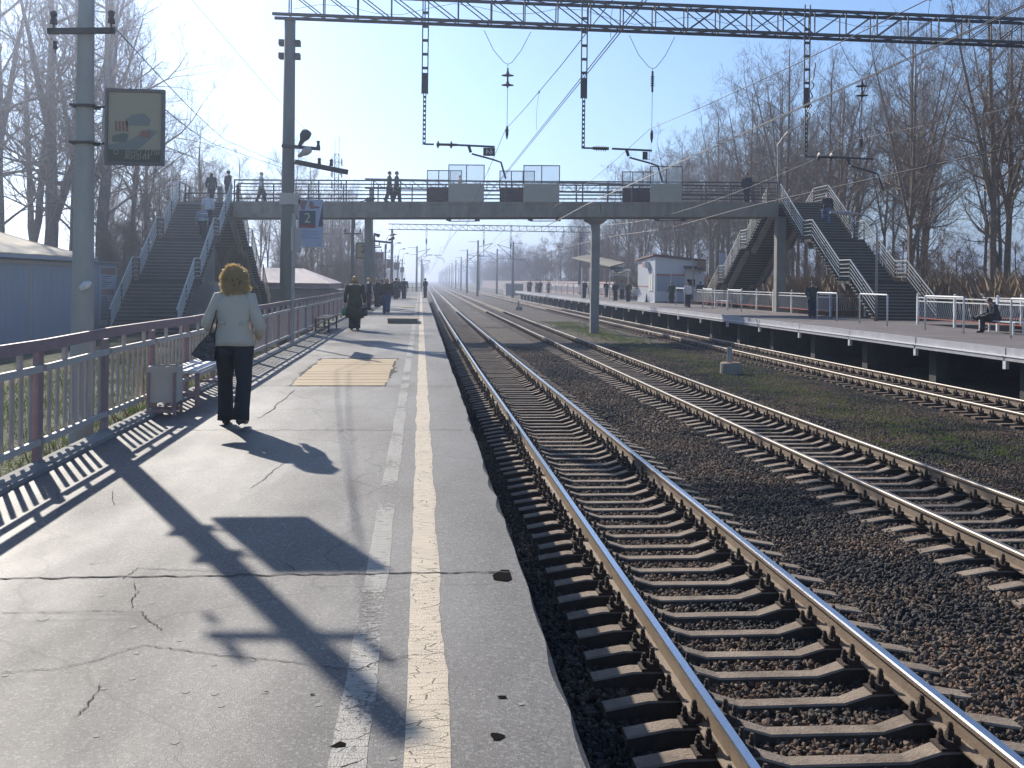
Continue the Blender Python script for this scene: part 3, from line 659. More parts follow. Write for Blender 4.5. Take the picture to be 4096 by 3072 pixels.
# ---------------------------------------------------------------- footbridge
def by(X): return 56.94+.09375*X
def bz(X): return 5.95+.025*X
BW = 2.3; _n = V((-.0933, .9956, 0))
def B(X, t, dz=0.0): p = V((X, by(X), bz(X)+dz)); return p+_n*t
def bslab(mb, X0, X1, t0, t1, z0, z1, k=None):
    ps = [B(X, t, z) for X in (X0, X1) for t in (t0, t1) for z in (z0, z1)]
    return mb.add(ps, [(0, 1, 3, 2), (4, 6, 7, 5), (0, 4, 5, 1), (2, 3, 7, 6), (0, 2, 6, 4), (1, 5, 7, 3)], k)
br = T('footbridge', 'long grey concrete footbridge spanning all the tracks and both platforms', 'bridge', (5, 57.5, 0))
mb = MB(); bslab(mb, -12.95, 24.1, -.02, BW+.02, -.14, 0); mesh('deck', mb, M_conc_d, br)
mb = MB()
for X0, X1, low in ((-10.05, 10.18, 1), (10.22, 21.0, 0)):
    for t0, t1 in ((.02, .32), (BW-.32, BW-.02)):
        bslab(mb, X0, X1, t0, t1, -.86, -.142)
    if low: bslab(mb, X0, X1, -.10, -.0, -.86, -.62); bslab(mb, X0, X1, -.06, .018, -.62, -.60)
    bslab(mb, X0, X1, .33, BW-.33, -.5, -.142)
mesh('girder', mb, M_conc_d, br)
def pier(X, t, w, z0, cap=True, d=.42):
    mb = MB(); c = B(X, t); zt = c.z-.87
    zc = zt-.38 if cap else zt
    mb.bb((c.x-w/2, c.y-d/2, z0), (c.x+w/2, c.y+d/2, zc))
    if cap:
        mb.add([(c.x+sx*(w/2+e), c.y+sy*(d/2+e*1.6), z) for z, e in ((zc, .0), (zt-.14, .32), (zt, .34)) for sx, sy in ((-1, -1), (1, -1), (1, 1), (-1, 1))],
               [(i+4*l, (i+1) % 4+4*l, (i+1) % 4+4*l+4, i+4*l+4) for l in (0, 1) for i in range(4)]+[(8, 9, 10, 11), (3, 2, 1, 0)])
    return mb
mesh('pier', pier(10.2, BW/2, .48, -1.6), M_conc, br)
mesh('pier', pier(-2.87, BW/2, .36, 0, False), M_conc, br)
mesh('pier', pier(21.3, .4, .55, -1.2, False, .5), M_conc, br)
mesh('pier', pier(-11.3, .6, .5, -1.0, False, .5), M_conc, br)
mb = MB(); mb.add([(-12.3, 50.2, -.9), (-9.6, 50.2, -.9), (-9.6, 53.5, -.9), (-12.3, 53.5, -.9), (-11.8, 50.5, 1.4), (-10.0, 50.5, 1.4), (-10.0, 53.2, 1.4), (-11.8, 53.2, 1.4)], [(0, 1, 5, 4), (1, 2, 6, 5), (2, 3, 7, 6), (3, 0, 4, 7), (4, 5, 6, 7)]); mesh('stair_footing', mb, M_conc, br)
def railing(t, X0, X1, tt, name='railing', hs=(1.16, .80, .60, .37, .16), post=1.5):
    n = max(1, round((X1-X0)/post)); mb = MB()
    for i in range(n+1): X = X0+(X1-X0)*i/n; mb.bar(B(X, tt), B(X, tt, 1.12), .07)
    mesh('railing_posts', mb, M_steel, t)
    mb = MB()
    for j, hh in enumerate(hs): mb.bar(B(X0-.03, tt, hh), B(X1+.03, tt, hh), .075 if j == 0 else .042)
    return mesh(name, mb, M_steel, t)
railing(br, -10.0, 20.9, .04); railing(br, -10.0, 20.9, BW-.04, post=1.9)
railing(br, -12.8, -10.05, BW-.04, hs=(.62, .16), post=2.7)
# stairs: profile from deck down to the foot
def flight(tag_, XL, XR, prof, up_y, side):
    # prof: [(y, z)] from the top; flights alternate with landings
    t = T('staircase', tag_, 'stairs', (XL, prof[-1][0], prof[-1][1]))
    st = MB(); tr = MB(); und = MB()
    for (y0, z0), (y1, z1) in zip(prof, prof[1:]):
        if abs(z0-z1) < .01:
            tr.bb((XL, min(y0, y1), z0-.16), (XR, max(y0, y1), z0)); continue
        n = round(abs(z1-z0)/.158); dy, dz = (y1-y0)/n, (z1-z0)/n
        for i in range(n):
            ya, za = y0+dy*i, z0+dz*(i+1)
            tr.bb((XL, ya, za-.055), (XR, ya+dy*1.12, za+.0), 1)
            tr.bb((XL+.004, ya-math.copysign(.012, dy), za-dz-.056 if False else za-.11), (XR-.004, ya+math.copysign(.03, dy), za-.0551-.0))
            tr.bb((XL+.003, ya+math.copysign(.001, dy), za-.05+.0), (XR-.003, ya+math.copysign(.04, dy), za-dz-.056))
        for xs in (XL+.35, XR-.65):
            und.add([(xs, y0, z0-.23), (xs+.3, y0, z0-.23), (xs, y0, z0-.5), (xs+.3, y0, z0-.5), (xs, y1, z1-.23), (xs+.3, y1, z1-.23), (xs, y1, z1-.5), (xs+.3, y1, z1-.5)], [(0, 1, 3, 2), (4, 6, 7, 5), (0, 4, 5, 1), (2, 3, 7, 6), (0, 2, 6, 4), (1, 5, 7, 3)])
    mesh('steps', tr, mat('step_concrete', (.045, .042, .035), .9, c2=(.085, .08, .065), scale=2, bump=.4, bscale=30) if False else [mat('riser_shade_concrete', (.045, .042, .035), .9, c2=(.085, .08, .065), scale=2), mat('tread_lit_concrete', (.14, .13, .105), .85, c2=(.22, .205, .17), scale=2.5)], t); mesh('stringer', und, M_conc, t)  # same concrete in two tones: paler treads and darker risers paint in lit nosings
    for xr in (XL+.04, XR-.04):
        mb = MB(); pb = MB(); m2 = [(y, z) for y, z in prof]
        for hh in (1.05, .84, .64, .44, .24):
            for (y0, z0), (y1, z1) in zip(m2, m2[1:]): mb.bar((xr, y0, z0+hh), (xr, y1, z1+hh), .05 if hh > 1 else .028)
        for (y0, z0), (y1, z1) in zip(m2, m2[1:]):
            fl = abs(z0-z1) > .01
            for f in ((0.0, .5, 1.0) if fl else ()):
                y, z = y0+(y1-y0)*f, z0+(z1-z0)*f; pb.bar((xr, y, z), (xr, y, z+1.04), .05)
        mesh('handrail', mb, M_srail, t); mesh('posts', pb, M_steel, t)
    return t
zl, zr = bz(-11.5), bz(22.5)
flight('concrete stairs down from the footbridge beside the blue-grey kiosk, left foreground', -12.9, -10.1, [(55.9, zl), (52.6, 3.5), (51.4, 3.5), (48.3, 1.44), (47.2, 1.44), (43.9, -.80)], -1, 0)
flight('concrete stairs down from the footbridge to the opposite platform, towards the viewer', 21.1, 24.1, [(59.0, zr), (55.3, 4.12), (54.0, 4.12), (50.3, 1.84), (49.0, 1.84), (46.0, 0)], -1, 1)
flight('concrete stairs down from the left bridge end, descending away from the viewer', -12.9, -10.1, [(58.2, zl), (61.6, 3.5), (62.8, 3.5), (66.1, 1.44), (67.3, 1.44), (70.8, -.80)], 1, 0)
flight('concrete stairs down from the right bridge end, descending away behind the ticket kiosk', 21.1, 24.1, [(61.3, zr), (65.2, 4.12), (66.5, 4.12), (70.2, 1.84), (71.5, 1.84), (74.6, 0)], 1, 1)
mb = MB()
for X0, X1, Y in ((-12.88, -12.86, 0),): mb.bar((-12.86, 56.0, zl+1.05), (-12.86, 57.8, zl+1.05), .05); mb.bar((-12.86, 56.0, zl+.6), (-12.86, 57.8, zl+.6), .03)
mb.bar((24.06, 59.1, zr+1.05), (24.06, 61.2, zr+1.05), .05); mb.bar((24.06, 59.1, zr+.6), (24.06, 61.2, zr+.6), .03)
for q in (.84, .44, .24): mb.bar((24.06, 59.1, zr+q), (24.06, 61.2, zr+q), .03)
mesh('end_railing', mb, M_railgrey, br)
# protection screens over each track
for a, b, w in ((1.47, 3.45, 'nearest'), (5.7, 7.75, 'middle'), (13.1, 15.0, 'farthest')):
    for tt, hh, pm, s in ((-.05, 2.05, M_panel, 0), (BW+.05, 1.98, M_brown, -.95)):
        t = T('safety_screen', 'wire mesh safety screen on the %s railing of the footbridge over the %s track' % ('front' if tt < 0 else 'rear', w), 'screen', B((a+b)/2, tt), 'mesh safety screens on the footbridge')
        mb = MB(); bslab(mb, a+s, b+s, tt-.02, tt+.02, .0, 1.02); mesh('panel', mb, pm, t)
        mb = MB(); n = 2 if tt < 0 else 3
        for i in range(n+1): X = a+s+(b-a)*i/n; mb.bar(B(X, tt, 1.02), B(X, tt, hh), .05)
        mb.bar(B(a+s-.02, tt, hh), B(b+s+.02, tt, hh), .05); mesh('frame', mb, M_steel, t)
        mb = MB(); bslab(mb, a+s+.03, b+s-.03, tt-.004, tt+.004, 1.03, hh-.03); mesh('mesh', mb, M_glassy, t)
for X in (2.3, 6.9, 14.3):   # insulated brackets under the deck
    t = T('wire_bracket', 'insulated contact wire bracket hanging under the footbridge', 'bracket', B(X, 0, -.9), 'brackets under the footbridge'); mb = MB()
    for s in (-.8, .8):
        p = B(X+s, -.02, -.87); mb.tube([p, p-V((0, 0, .08))], .05, 8); mb.tube([p-V((.14*1, 0, .13)), p+V((.14, 0, -.13))], [.05, .11], 8); mb.tube([p, p-V((0, 0, .13))], [.03, .10], 8)
    mb.bar(B(X-.8, -.02, -1.08), B(X+.8, -.02, -1.08), .05); mesh('bar', mb, M_steel, t)
# ---------------------------------------------------------------- portals with hanging posts
def portal(Y, X0, X1, zl_, zr_, dz, lab, mastR, posts, arms=1, nb=0):
    t = T('catenary_portal', lab, 'portal', (X0, Y, 0), 'catenary portals over the tracks'); W2 = .25
    P = lambda X, s, top: V((X, Y+s*W2, zl_+(zr_-zl_)*(X-X0)/(X1-X0)+(dz if top else 0)))
    mb = MB()
    for s in (-1, 1):
        for top in (0, 1): mb.bar(P(X0-.5, s, top), P(X1, s, top), .07, .09)
    mesh('chord', mb, M_steel, t)
    mb = MB(); st = 1.02; n = int((X1-X0)/st)
    for i in range(n+1):
        X = X0+i*st
        for s in (-1, 1):
            mb.bar(P(X, s, 0), P(X, s, 1), .035)
            if i < n:
                flip = i > n*.55
                mb.bar(P(X+(st if flip else 0), s, 1 if not flip else 1), P(X+(0 if flip else st), s, 0), .03)
                if n*.42 < i <= n*.55: mb.bar(P(X, s, 0), P(X+st, s, 1), .03)
        for top in (0, 1):
            mb.bar(P(X, -1, top), P(X, 1, top), .03)
            if i < n: mb.bar(P(X, -1 if i % 2 else 1, top), P(X+st, 1 if i % 2 else -1, top), .025)
    mesh('lattice', mb, M_steel, t)
    for k, X in enumerate(mastR):
        zt = P(X, 0, 0).z-.06
        m2 = MB(); m2.tube([(X, Y, -1.8), (X, Y, zt-.12)], [.23, .165], 14); mesh('mast', m2, M_pole2, t, smooth=True)
        m2 = MB(); m2.box((X, Y, zt-.06), (.3, .3, .12))
        for q in (.75, 1.15):
            for sx in (-1, 1): m2.box((X+sx*.24, Y, zt-q), (.16, .3, .16))
        mesh('clamp', m2, M_steel, t)
    for k, (X, zb, La, kind) in enumerate(posts):
        m2 = MB(); zt = P(X, 0, 1).z+.15; zm = zb+1.9; yy = Y-W2-.09
        for s in (-1, 1): m2.bar((X+s*.085, yy, zm-.35), (X+s*.085, yy, zt), .035)
        z = zm+.02
        while z < zt: m2.box((X, yy-.002, z), (.20, .04, .08)); z += .42
        m2.box((X, yy-.003, zm-.02), (.17, .06, .62))
        for s in (-1, 1): m2.bar((X+s*.035, yy, zb), (X+s*.035, yy, zm-.33), .028)
        z = zb+.06
        while z < zm-.36: m2.box((X, yy, z), (.06, .025, .07)); z += .14
        mesh('hanging_post', m2, M_steel, t)
        m2 = MB(); zh = zb+.03; sg = 1 if La > 0 else -1
        def bell(x, r, w): m2.tube([(x-w/2, yy, zh), (x, yy, zh), (x+w/2, yy, zh)], [.03, r, .03], 10)
        m2.tube([(X, yy, zh), (X+sg*.3, yy, zh)], .028, 6)
        if kind == 0: bell(X+sg*.42, .14, .10); bell(X+sg*.82, .14, .10); m2.tube([(X+sg*.42, yy, zh), (X+sg*1.0, yy, zh)], .04, 6)
        else:
            m2.tube([(X+sg*.3, yy, zh), (X+sg*.8, yy, zh)], .05, 6)
            for q in range(5): bell(X+sg*(.42+q*.07), .10, .02)
        mesh('insulator', m2, M_steel, t)
        m2 = MB(); xe = X+La
        m2.tube([(X+sg*.9, yy, zh), (xe, yy, zh-.03)], .032, 6)
        m2.tube([(X+sg*1.35, yy, zh), (X+sg*1.42, yy, zh-.22)], .05, 6)
        m2.tube([(X+sg*1.45, yy, zh-.26), (X+sg*2.1, yy, zh-.42), (X+sg*2.35, yy, zh-.5), (xe+sg*.35, yy, zh-1.0)], .028, 6)
        mesh('arm', m2, M_steel, t)
        if kind == 0 and nb and k == 0:
            m2 = MB(); m2.box((xe-.17, yy-.01, zh-.19), (.36, .02, .25)); pl = mesh('number_plate', m2, M_steel, t)
            text('number', '64', pl, (xe-.17, yy-.024, zh-.19), .22, M_white, mirror=True)
        elif nb and k == 1:
            m2 = MB(); m2.box((xe-.2, yy, zh-.19), (.14, .02, .24)); 
            for q in (-.1, .1): m2.box((xe-.18+q, yy, zh-.19), (.015, .015, .24))
            m2.box((xe-.18, yy, zh-.31), (.22, .015, .015)); mesh('number_plate', m2, M_steel, t)
    return t
Y1 = 31.6
portal(Y1, -4.05, 25, 9.57, 9.47, .75, 'nearest steel lattice portal carrying the overhead wires across the top of view', [-4.05, 24.2], [(.05, 5.72, 2.15, 0), (4.93, 5.72, 2.15, 1), (12.0, 5.62, 2.2, 0)], nb=1)
portal(82, -4.0, 27, 8.85, 8.9, .72, 'lattice portal rising just behind the footbridge', [-4.0, 27.0], [])
portal(140, -3.95, 23.2, 8.45, 8.5, .72, 'distant lattice portal seen through the gap under the footbridge', [-3.95, 21.8], [(-.4+1.1, 5.0, 2.1, 1), (8.5, 5.0, -2.1, 1), (12.2, 4.6, 2.1, 1)])
# ---------------------------------------------------------------- overhead wires
def wire(name, lab, pts, r=.009, grp='overhead wires', m=None, n=6, sag=0):
    mb = MB(); out = []
    for a, b in zip(pts, pts[1:]):
        a, b = V(a), V(b); s = sag*(b-a).length**2/1000
        for i in range(10): q = i/10; p = a.lerp(b, q); p.z -= s*4*q*(1-q); out.append(p)
    out.append(V(pts[-1])); mb.tube(out, r, n, False)
    o = mesh(name, mb, m or M_wire, loc=pts[0]); tag(o, lab, 'wire', grp); return o
def catenary(xc, lab, zc, zm, xs=0):
    t = T('overhead_line', 'contact and messenger wires above the %s track' % lab, 'overhead line', (xc, 3, zc), 'overhead lines along the tracks')
    SP = [-30, Y1, 82, 140, 200, 260, 320, 380, 440, 500]
    for k in (-.022, .022):
        mb = MB(); pts = []
        for i, (a, b) in enumerate(zip(SP, SP[1:])):
            for j in range(8):
                y = a+(b-a)*j/8; d = -.25*math.exp(-((y-57)/9)**2); w = (.25 if i % 2 else -.25)*(1-2*j/8)*.8; pts.append((xc+w*.6+k+xo(y), y, zc+d-max(0, y-80)*.0009))
        mb.tube(pts, .0085, 4, False); mesh('contact_wire', mb, M_wire, t)
    mb = MB(); pts = []
    for a, b in zip(SP, SP[1:]):
        for j in range(10): q = j/10; y = a+(b-a)*q; pts.append((xc+.05+xo(y), y, zm-.9*4*q*(1-q)*(min(1, (b-a)/55))-max(0, y-80)*.0012))
    mb.tube(pts, .009, 4, False); mesh('messenger_wire', mb, M_wire, t)
    mb = MB()
    for a, b in zip(SP[:6], SP[1:7]):
        for j in range(1, 7):
            q = j/7; y = a+(b-a)*q; zt = zm-.9*4*q*(1-q)*(min(1, (b-a)/55)); mb.tube([(xc+.05+xo(y), y, zt), (xc+.0+xo(y), y, (zt+zc)/2), (xc+xo(y), y, zc)], .004, 3, False)
            mb.box((xc+.05+xo(y), y, zt), (.03, .06, .05))
    mesh('dropper', mb, M_wire, t)
    # suspension at the nearest portal
    mb = MB(); x = xc+.05; za = 8.0; yy = Y1
    mb.tube([(x-.75, yy, 9.35), (x-.45, yy, 8.75), (x-.12, yy, 8.38), (x, yy, 8.33), (x+.12, yy, 8.38), (x+.4, yy, 8.75), (x+.7, yy, 9.35)], .009, 4, False)
    mb.tube([(x, yy, 8.33), (x, yy, 6.3+.0)], .008, 4, False); mesh('suspension', mb, M_wire, t)
    mb = MB()
    if xs: 
        for q in range(5): mb.tube([(x, yy, 8.1-q*.07), (x, yy, 8.08-q*.07), (x, yy, 8.06-q*.07)], [.03, .075, .03], 8)
        mb.tube([(x, yy, 8.25), (x, yy, 7.6)], .035, 6)
    else:
        for z in (8.0, 7.7): mb.tube([(x, yy, z+.12), (x, yy, z+.02), (x, yy, z-.02), (x, yy, z-.05)], [.03, .06, .2, .04], 12)
        mb.tube([(x, yy, 8.2), (x, yy, 7.6)], .03, 6)
    mesh('insulator', mb, M_steel, t)
    mb = MB(); mb.tube([(x, yy, 6.42), (x, yy, 6.3), (x, yy, 6.15), (x, yy, 6.0)], [.02, .05, .045, .012], 8); mesh('clamp', mb, M_steel, t)
    return t
catenary(2.55, 'nearest', 5.0, 6.3); catenary(7.1, 'middle', 5.0, 6.45, 1); catenary(13.9, 'farthest', 4.95, 6.3)
wire('coiled_jumper', 'curly dark jumper cable hanging between the wires over the middle track', [(8.05+.04*math.sin(i*1.9)*(1 if i > 5 else .2), 20.5+.02*i, 6.2-.06*i) for i in range(20)], .012)
wire('guy_wire', 'thin wire climbing from the bridge towards the upper right of view', [tuple(hy(2880, 870, 56)), tuple(hy(4096, 560, 40))], .005)
wire('guy_wire', 'thin pale wire crossing the right stairs towards the trees', [tuple(hy(2540, 1045, 100)), tuple(hy(3500, 800, 60)), tuple(hy(4096, 640, 45))], .006)
wire('pole_wire', 'thin wire slanting over the sky from the top left to the lamp mast', [tuple(hy(760, -10, 20)), tuple(hy(1130, 420, Y1)), tuple(hy(1273, 575, Y1))], .005)
for lb, a, b, c in (('upper', (455, 105), (900, 560), (1128, 655)), ('lower', (640, 420), (880, 585), (1128, 670))):
    wire('pole_wire', lb+' slack cable sagging from the near sign pole to the lamp mast', [tuple(hy(*a, 11.5)), tuple(hy(*b, 26)), tuple(hy(*c, Y1))], .007, sag=.3)
wire('feeder_wire', 'loose wire looped through the lattice of the nearest portal', [tuple(V((x, Y1-.3, 9.85+.16*math.sin(x*1.7)+.1*math.sin(x*.6)))) for x in [-3.9+i*.8 for i in range(32)]], .007)
# ---------------------------------------------------------------- poles and signs, left side
def sqpole(mb, x, y, z0, z1, w0, w1, k=None):
    mb.add([(x+sx*w/2, y+sy*w/2, z) for z, w in ((z0, w0), (z1, w1)) for sx, sy in ((-1, -1), (1, -1), (1, 1), (-1, 1))], [(i, (i+1) % 4, (i+1) % 4+4, i+4) for i in range(4)]+[(4, 5, 6, 7), (3, 2, 1, 0)], k)
def insu(mb, x, y, z, s=1):
    mb.tube([(x, y, z-.08*s), (x, y, z)], .012*s, 5); mb.tube([(x, y, z), (x, y, z+.05*s), (x, y, z+.07*s), (x, y, z+.13*s), (x, y, z+.15*s)], [.045*s, .04*s, .03*s, .045*s, .02*s], 8)
PX1, PY1 = -3.66, 11.52
t = T('sign_pole', 'near square concrete pole behind the picket fence, at the far left', 'pole', (PX1, PY1, -1))
mb = MB(); mb.tube([(PX1, PY1, -1.4+i*.8) for i in range(9)], [.142-.0075*i for i in range(9)], 12); mesh('shaft', mb, M_pole, t, smooth=True)
mb = MB(); mb.bar((PX1-.36, PY1-.12, 4.24), (PX1+.34, PY1-.12, 4.27), .05, .06); insu(mb, PX1-.3, PY1-.12, 4.32, .9); insu(mb, PX1+.3, PY1-.12, 4.35, .9); insu(mb, PX1-.28, PY1-.12, 4.05, .6); mesh('crossarm', mb, M_steel, t)
mb = MB(); mb.tube([(PX1+.02, PY1-.142, 1.48), (PX1+.08, PY1-.144, 1.52), (PX1+.13, PY1-.146, 1.55)], [.03, .05, .02], 5); mesh('torn_notice', mb, M_white, t)
mb = MB()
for z in (3.46, 3.06): mb.bb((PX1-.125, PY1-.13, z-.012), (PX1+.125, PY1+.13, z+.012)); mb.bar((PX1+.12, PY1, z), (PX1+.3, PY1, z), .02)
mesh('sign_clamp', mb, M_steel, t)
# poster board on it
a, b = hy(424, 354, PY1-.02), hy(657, 664, PY1-.02)
M_post = mat('poster_paper', (.40, .35, .26), .7)
x0, x1, z1, z0 = a.x, b.x, a.z, b.z; w, hh = x1-x0, z1-z0
t = T('poster_board', 'framed advertising board with yellow-brown poster on the near sign pole', 'poster', (x0, PY1, z0))
mb = MB()
for p, q in (((x0, z0), (x1, z0+.035)), ((x0, z1-.035), (x1, z1)), ((x0, z0+.036), (x0+.03, z1-.036)), ((x1-.03, z0+.036), (x1, z1-.036))): mb.bb((p[0], PY1-.05, p[1]), (q[0], PY1+.01, q[1]))
mesh('frame', mb, mat('sign_frame', (.16, .15, .15), .6), t)
mb = MB(); mb.bb((x0+.031, PY1-.03, z0+.036), (x1-.031, PY1-.01, z1-.036)); mesh('poster', mb, M_post, t)
M_pb = mat('poster_blue', (.24, .25, .24), .7); M_pr = mat('poster_red', (.30, .17, .13), .7); M_pg = mat('poster_green', (.17, .19, .16), .7); M_pdk = mat('poster_olive', (.12, .12, .10), .7)
U = lambda u, v: (x0+u*w, PY1-.034, z1-v*hh)
mb = MB(); k = [.0005]
def pp(pts, kk, d): mb.add([(U(u, v)[0], PY1-.031-d, U(u, v)[2]) for u, v in pts], [tuple(range(len(pts)))], kk)
pp([(.06, .74), (.45, .66), (.72, .52), (.90, .55), (.56, .80), (.06, .82)], 0, .001); pp([(.06, .80), (.94, .79), (.94, .97), (.06, .97)], 3, .002)
pp([(.35, .40), (.45, .34), (.66, .32), (.76, .40), (.74, .48), (.36, .48)], 0, .003); pp([(.62, .54), (.78, .56), (.74, .64), (.56, .62)], 1, .004)
for i in range(4): pp([(.16+i*.06, .43), (.20+i*.06, .42), (.21+i*.06, .56), (.17+i*.06, .56)], 1, .003)
pp([(.12, .62), (.3, .58), (.40, .60), (.36, .70), (.12, .70)], 2, .003)
o = mesh('picture', mb, [M_pb, M_pr, M_pg, M_pdk], t)
text('lettering', 'О   ВНО ДЛЯ', t, (U(.54, .835)[0], PY1-.036, U(.5, .835)[2]), .08, M_post, width=w*.78)
text('lettering', 'ЖИЗНИ', t, (U(.54, .90)[0], PY1-.036, U(.5, .90)[2]), .07, M_post, width=w*.42)
# lamp mast fittings on the near portal mast
t = T('street_lamp', 'pair of egg-shaped lamp heads on the near portal mast', 'lamp', (-3.9, Y1-.3, 5.5))
a = hy(1213, 640, Y1-.3)
for (x0_, y0_), (x1_, y1_), r_ in (((1197, 585), (1228, 528), .16), ((1195, 625), (1235, 598), .13)):
    p, q = hy(x0_, y0_, Y1-.3), hy(x1_, y1_, Y1-.6); mb = MB(); mb.tube([p, p.lerp(q, .4), p.lerp(q, .7), q, q+(q-p)*.08], [.05, .08, r_, r_*.95, .03], 12); mesh('lamp_head', mb, M_steel if r_ > .15 else M_railp, t, smooth=True)
t = T('crossarm', 'two dark crossarms with insulators on the near portal mast', 'crossarm', (-3.9, Y1-.2, 5.5))
for p, q, wd in (((1127, 583), (1281, 596), .10), ((1186, 648), (1386, 688), .15)):
    mb = MB(); mb.bar(hy(*p, Y1-.22), hy(*q, Y1-.22-(.0 if wd < .12 else 1.2)), wd, wd); mesh('arm', mb, M_steel, t)
mb = MB()
for x, y in ((1273, 583), (1277, 652), (1325, 658)): c = hy(x, y, Y1-.3-(.7 if x > 1300 else 0)); insu(mb, c.x, c.y, c.z-.04, 1.3)
mesh('insulator', mb, M_steel, t)
mb = MB(); c = hy(1160, 795, Y1-.2); mb.bb((c.x-.3, Y1-.26, c.z-.17), (c.x+.3, Y1-.2, c.z+.17)); o = mesh('plate', mb, M_railp, loc=c); tag(o, 'blank pale plate wrapped around the near portal mast', 'plate')
# advertising banner with the 2
M_bw = mat('banner_white', (.38, .43, .55), .6, trans=.15); M_b2 = mat('banner_slate', (.07, .085, .11), .6); M_br = mat('banner_maroon', (.25, .06, .05), .6)
a, b = hy(1194, 797, Y1-.25), hy(1291, 988, Y1-.25); x0, x1, z1, z0 = a.x, b.x, a.z, b.z; w, hh = x1-x0, z1-z0
t = T('platform_banner', 'tall blue-white banner with a slate square reading 2 on the near portal mast', 'banner', (x0, Y1-.25, z0))
mb = MB(); mb.bb((x0, Y1-.26, z0), (x1, Y1-.24, z1)); mesh('sheet', mb, M_bw, t)
mb = MB(); U2 = lambda u, v, d: (x0+u*w, Y1-.261-d, z1-v*hh)
def p2(mb, pts, d, kk): mb.add([U2(u, v, d) for u, v in pts], [tuple(range(len(pts)))], kk)
p2(mb, [(.04, .24), (.70, .24), (.70, .60), (.04, .60)], .004, 0); p2(mb, [(.04, .54), (.70, .54), (.70, .60), (.04, .60)], .005, 1)
p2(mb, [(1.0, .05), (1.0, .57), (.80, .57)], .002, 2)
p2(mb, [(.06, .02), (.36, .03), (.30, .12), (.26, .22), (.12, .22), (.05, .10)], .002, 3); p2(mb, [(.46, .03), (.60, .05), (.64, .14), (.86, .15), (.84, .18), (.50, .20), (.42, .14)], .002, 3)
mesh('print', mb, [M_b2, M_br, mat('banner_grey', (.09, .10, .12), .6), mat('banner_print', (.24, .13, .13), .6)], t)
text('numeral', '2', t, (x0+.37*w, Y1-.268, z1-.40*hh), .42, mat('numeral_pale', (.50, .55, .45), .6), bold=-.003)
mb = MB()
for i, (l, q) in enumerate(((.35, .9), (.66, .86), (.64, .78), (.68, .75), (.4, .72), (.75, .69))):
    v = .635+i*.035; p2(mb, [(.14, v), (.14+l, v), (.14+l, v+.012), (.14, v+.012)], .003, 0)
p2(mb, [(.78, .95), (.92, .95), (.92, .965), (.78, .965)], .003, 0)
mesh('print_lines', mb, mat('print_blue', (.2, .24, .36), .6), t)
# information board on a slim post
bp_ = hz(1169, 1381)
t = T('info_board', 'grey timetable board on a slim steel post standing on the near platform', 'sign', (bp_.x, bp_.y, 0))
mb = MB(); mb.tube([(bp_.x, bp_.y, 0), (bp_.x, bp_.y, 3.2)], .045, 10); mb.box((bp_.x, bp_.y, .01), (.2, .2, .02)); mesh('post', mb, M_railgrey, t, smooth=False)
mb = MB(); mb.bb((bp_.x-.02, bp_.y-.35, 2.28), (bp_.x+.02, bp_.y+1.45, 2.86)); mesh('board', mb, M_railp, t)
# row of lighting poles with signs beyond the bridge
def lightpole(x, y, zt, lab, sign=None, arm=True, lamp=True):
    t = T('light_pole', lab, 'pole', (x, y, 0), 'lighting poles along the near platform fence')
    mb = MB(); mb.tube([(x, y, -1.2), (x, y, zt)], [.15, .10], 8); mesh('shaft', mb, M_pole2, t, smooth=True)
    if arm: mb = MB(); mb.bar((x-.5, y, zt-.9), (x+.5, y, zt-.9), .07); insu(mb, x-.45, y, zt-.82, 1.4); insu(mb, x+.45, y, zt-.82, 1.4); mesh('crossarm', mb, M_steel, t)
    if lamp: mb = MB(); mb.tube([(x+.12, y, zt-.6), (x+.15, y, zt+.6), (x+.35, y, zt+1.0), (x+.7, y, zt+1.1)], .03, 5); mb.ell((x+.95, y, zt+1.12), (.32, .13, .09), 8); mesh('lamp', mb, M_steel, t)
    return t
lightpole(-4.1, 62, 5.25, 'dark round pole seen below the footbridge left of its pier')
lightpole(-4.0, 88, 5.4, 'dark lighting pole just right of the left bridge pier', lamp=False)
lightpole(-4.0, 116, 5.6, 'lighting pole behind the white banner beyond the footbridge')
lightpole(-4.0, 143, 5.6, 'lighting pole holding the first brown sign')
lightpole(-3.8, 170, 5.6, 'lighting pole holding the second brown sign'); lightpole(-3.6, 198, 5.6, 'farthest visible lighting pole by the small brown sign')
def board(nm, lab, cat, p, q, Y, m, fm=None):
    a, b = hy(*p, Y), hy(*q, Y); t = T(nm, lab, cat, (a.x, Y, b.z)); mb = MB(); mb.bb((a.x, Y-.03, b.z), (b.x, Y, a.z)); mesh('panel', mb, m, t)
    if fm: mb = MB(); e = .05; [mb.bb(*z) for z in (((a.x-e, Y-.05, b.z-e), (b.x+e, Y+.01, b.z)), ((a.x-e, Y-.05, a.z), (b.x+e, Y+.01, a.z+e)), ((a.x-e, Y-.05, b.z+.001), (a.x, Y+.01, a.z-.001)), ((b.x, Y-.05, b.z+.001), (b.x+e, Y+.01, a.z-.001)))]; mesh('frame', mb, fm, t)
    return t, a, b
t, a, b = board('platform_sign', 'yellowish square platform sign with a dark 2 below the footbridge', 'sign', (1429, 973), (1472, 1031), 62, mat('sign_ochre', (.34, .31, .2), .7), M_steel)
text('numeral', '2', t, ((a.x+b.x)/2+.05, 61.95, (a.z+b.z)/2+.05), .62, M_steel)
t, a, b = board('platform_banner', 'white and brown advertising banner hanging beyond the left bridge pier', 'banner', (1500, 1008), (1535, 1076), 116, M_bw)
mb = MB(); x0, z1, w, hh = a.x, a.z, b.x-a.x, a.z-b.z
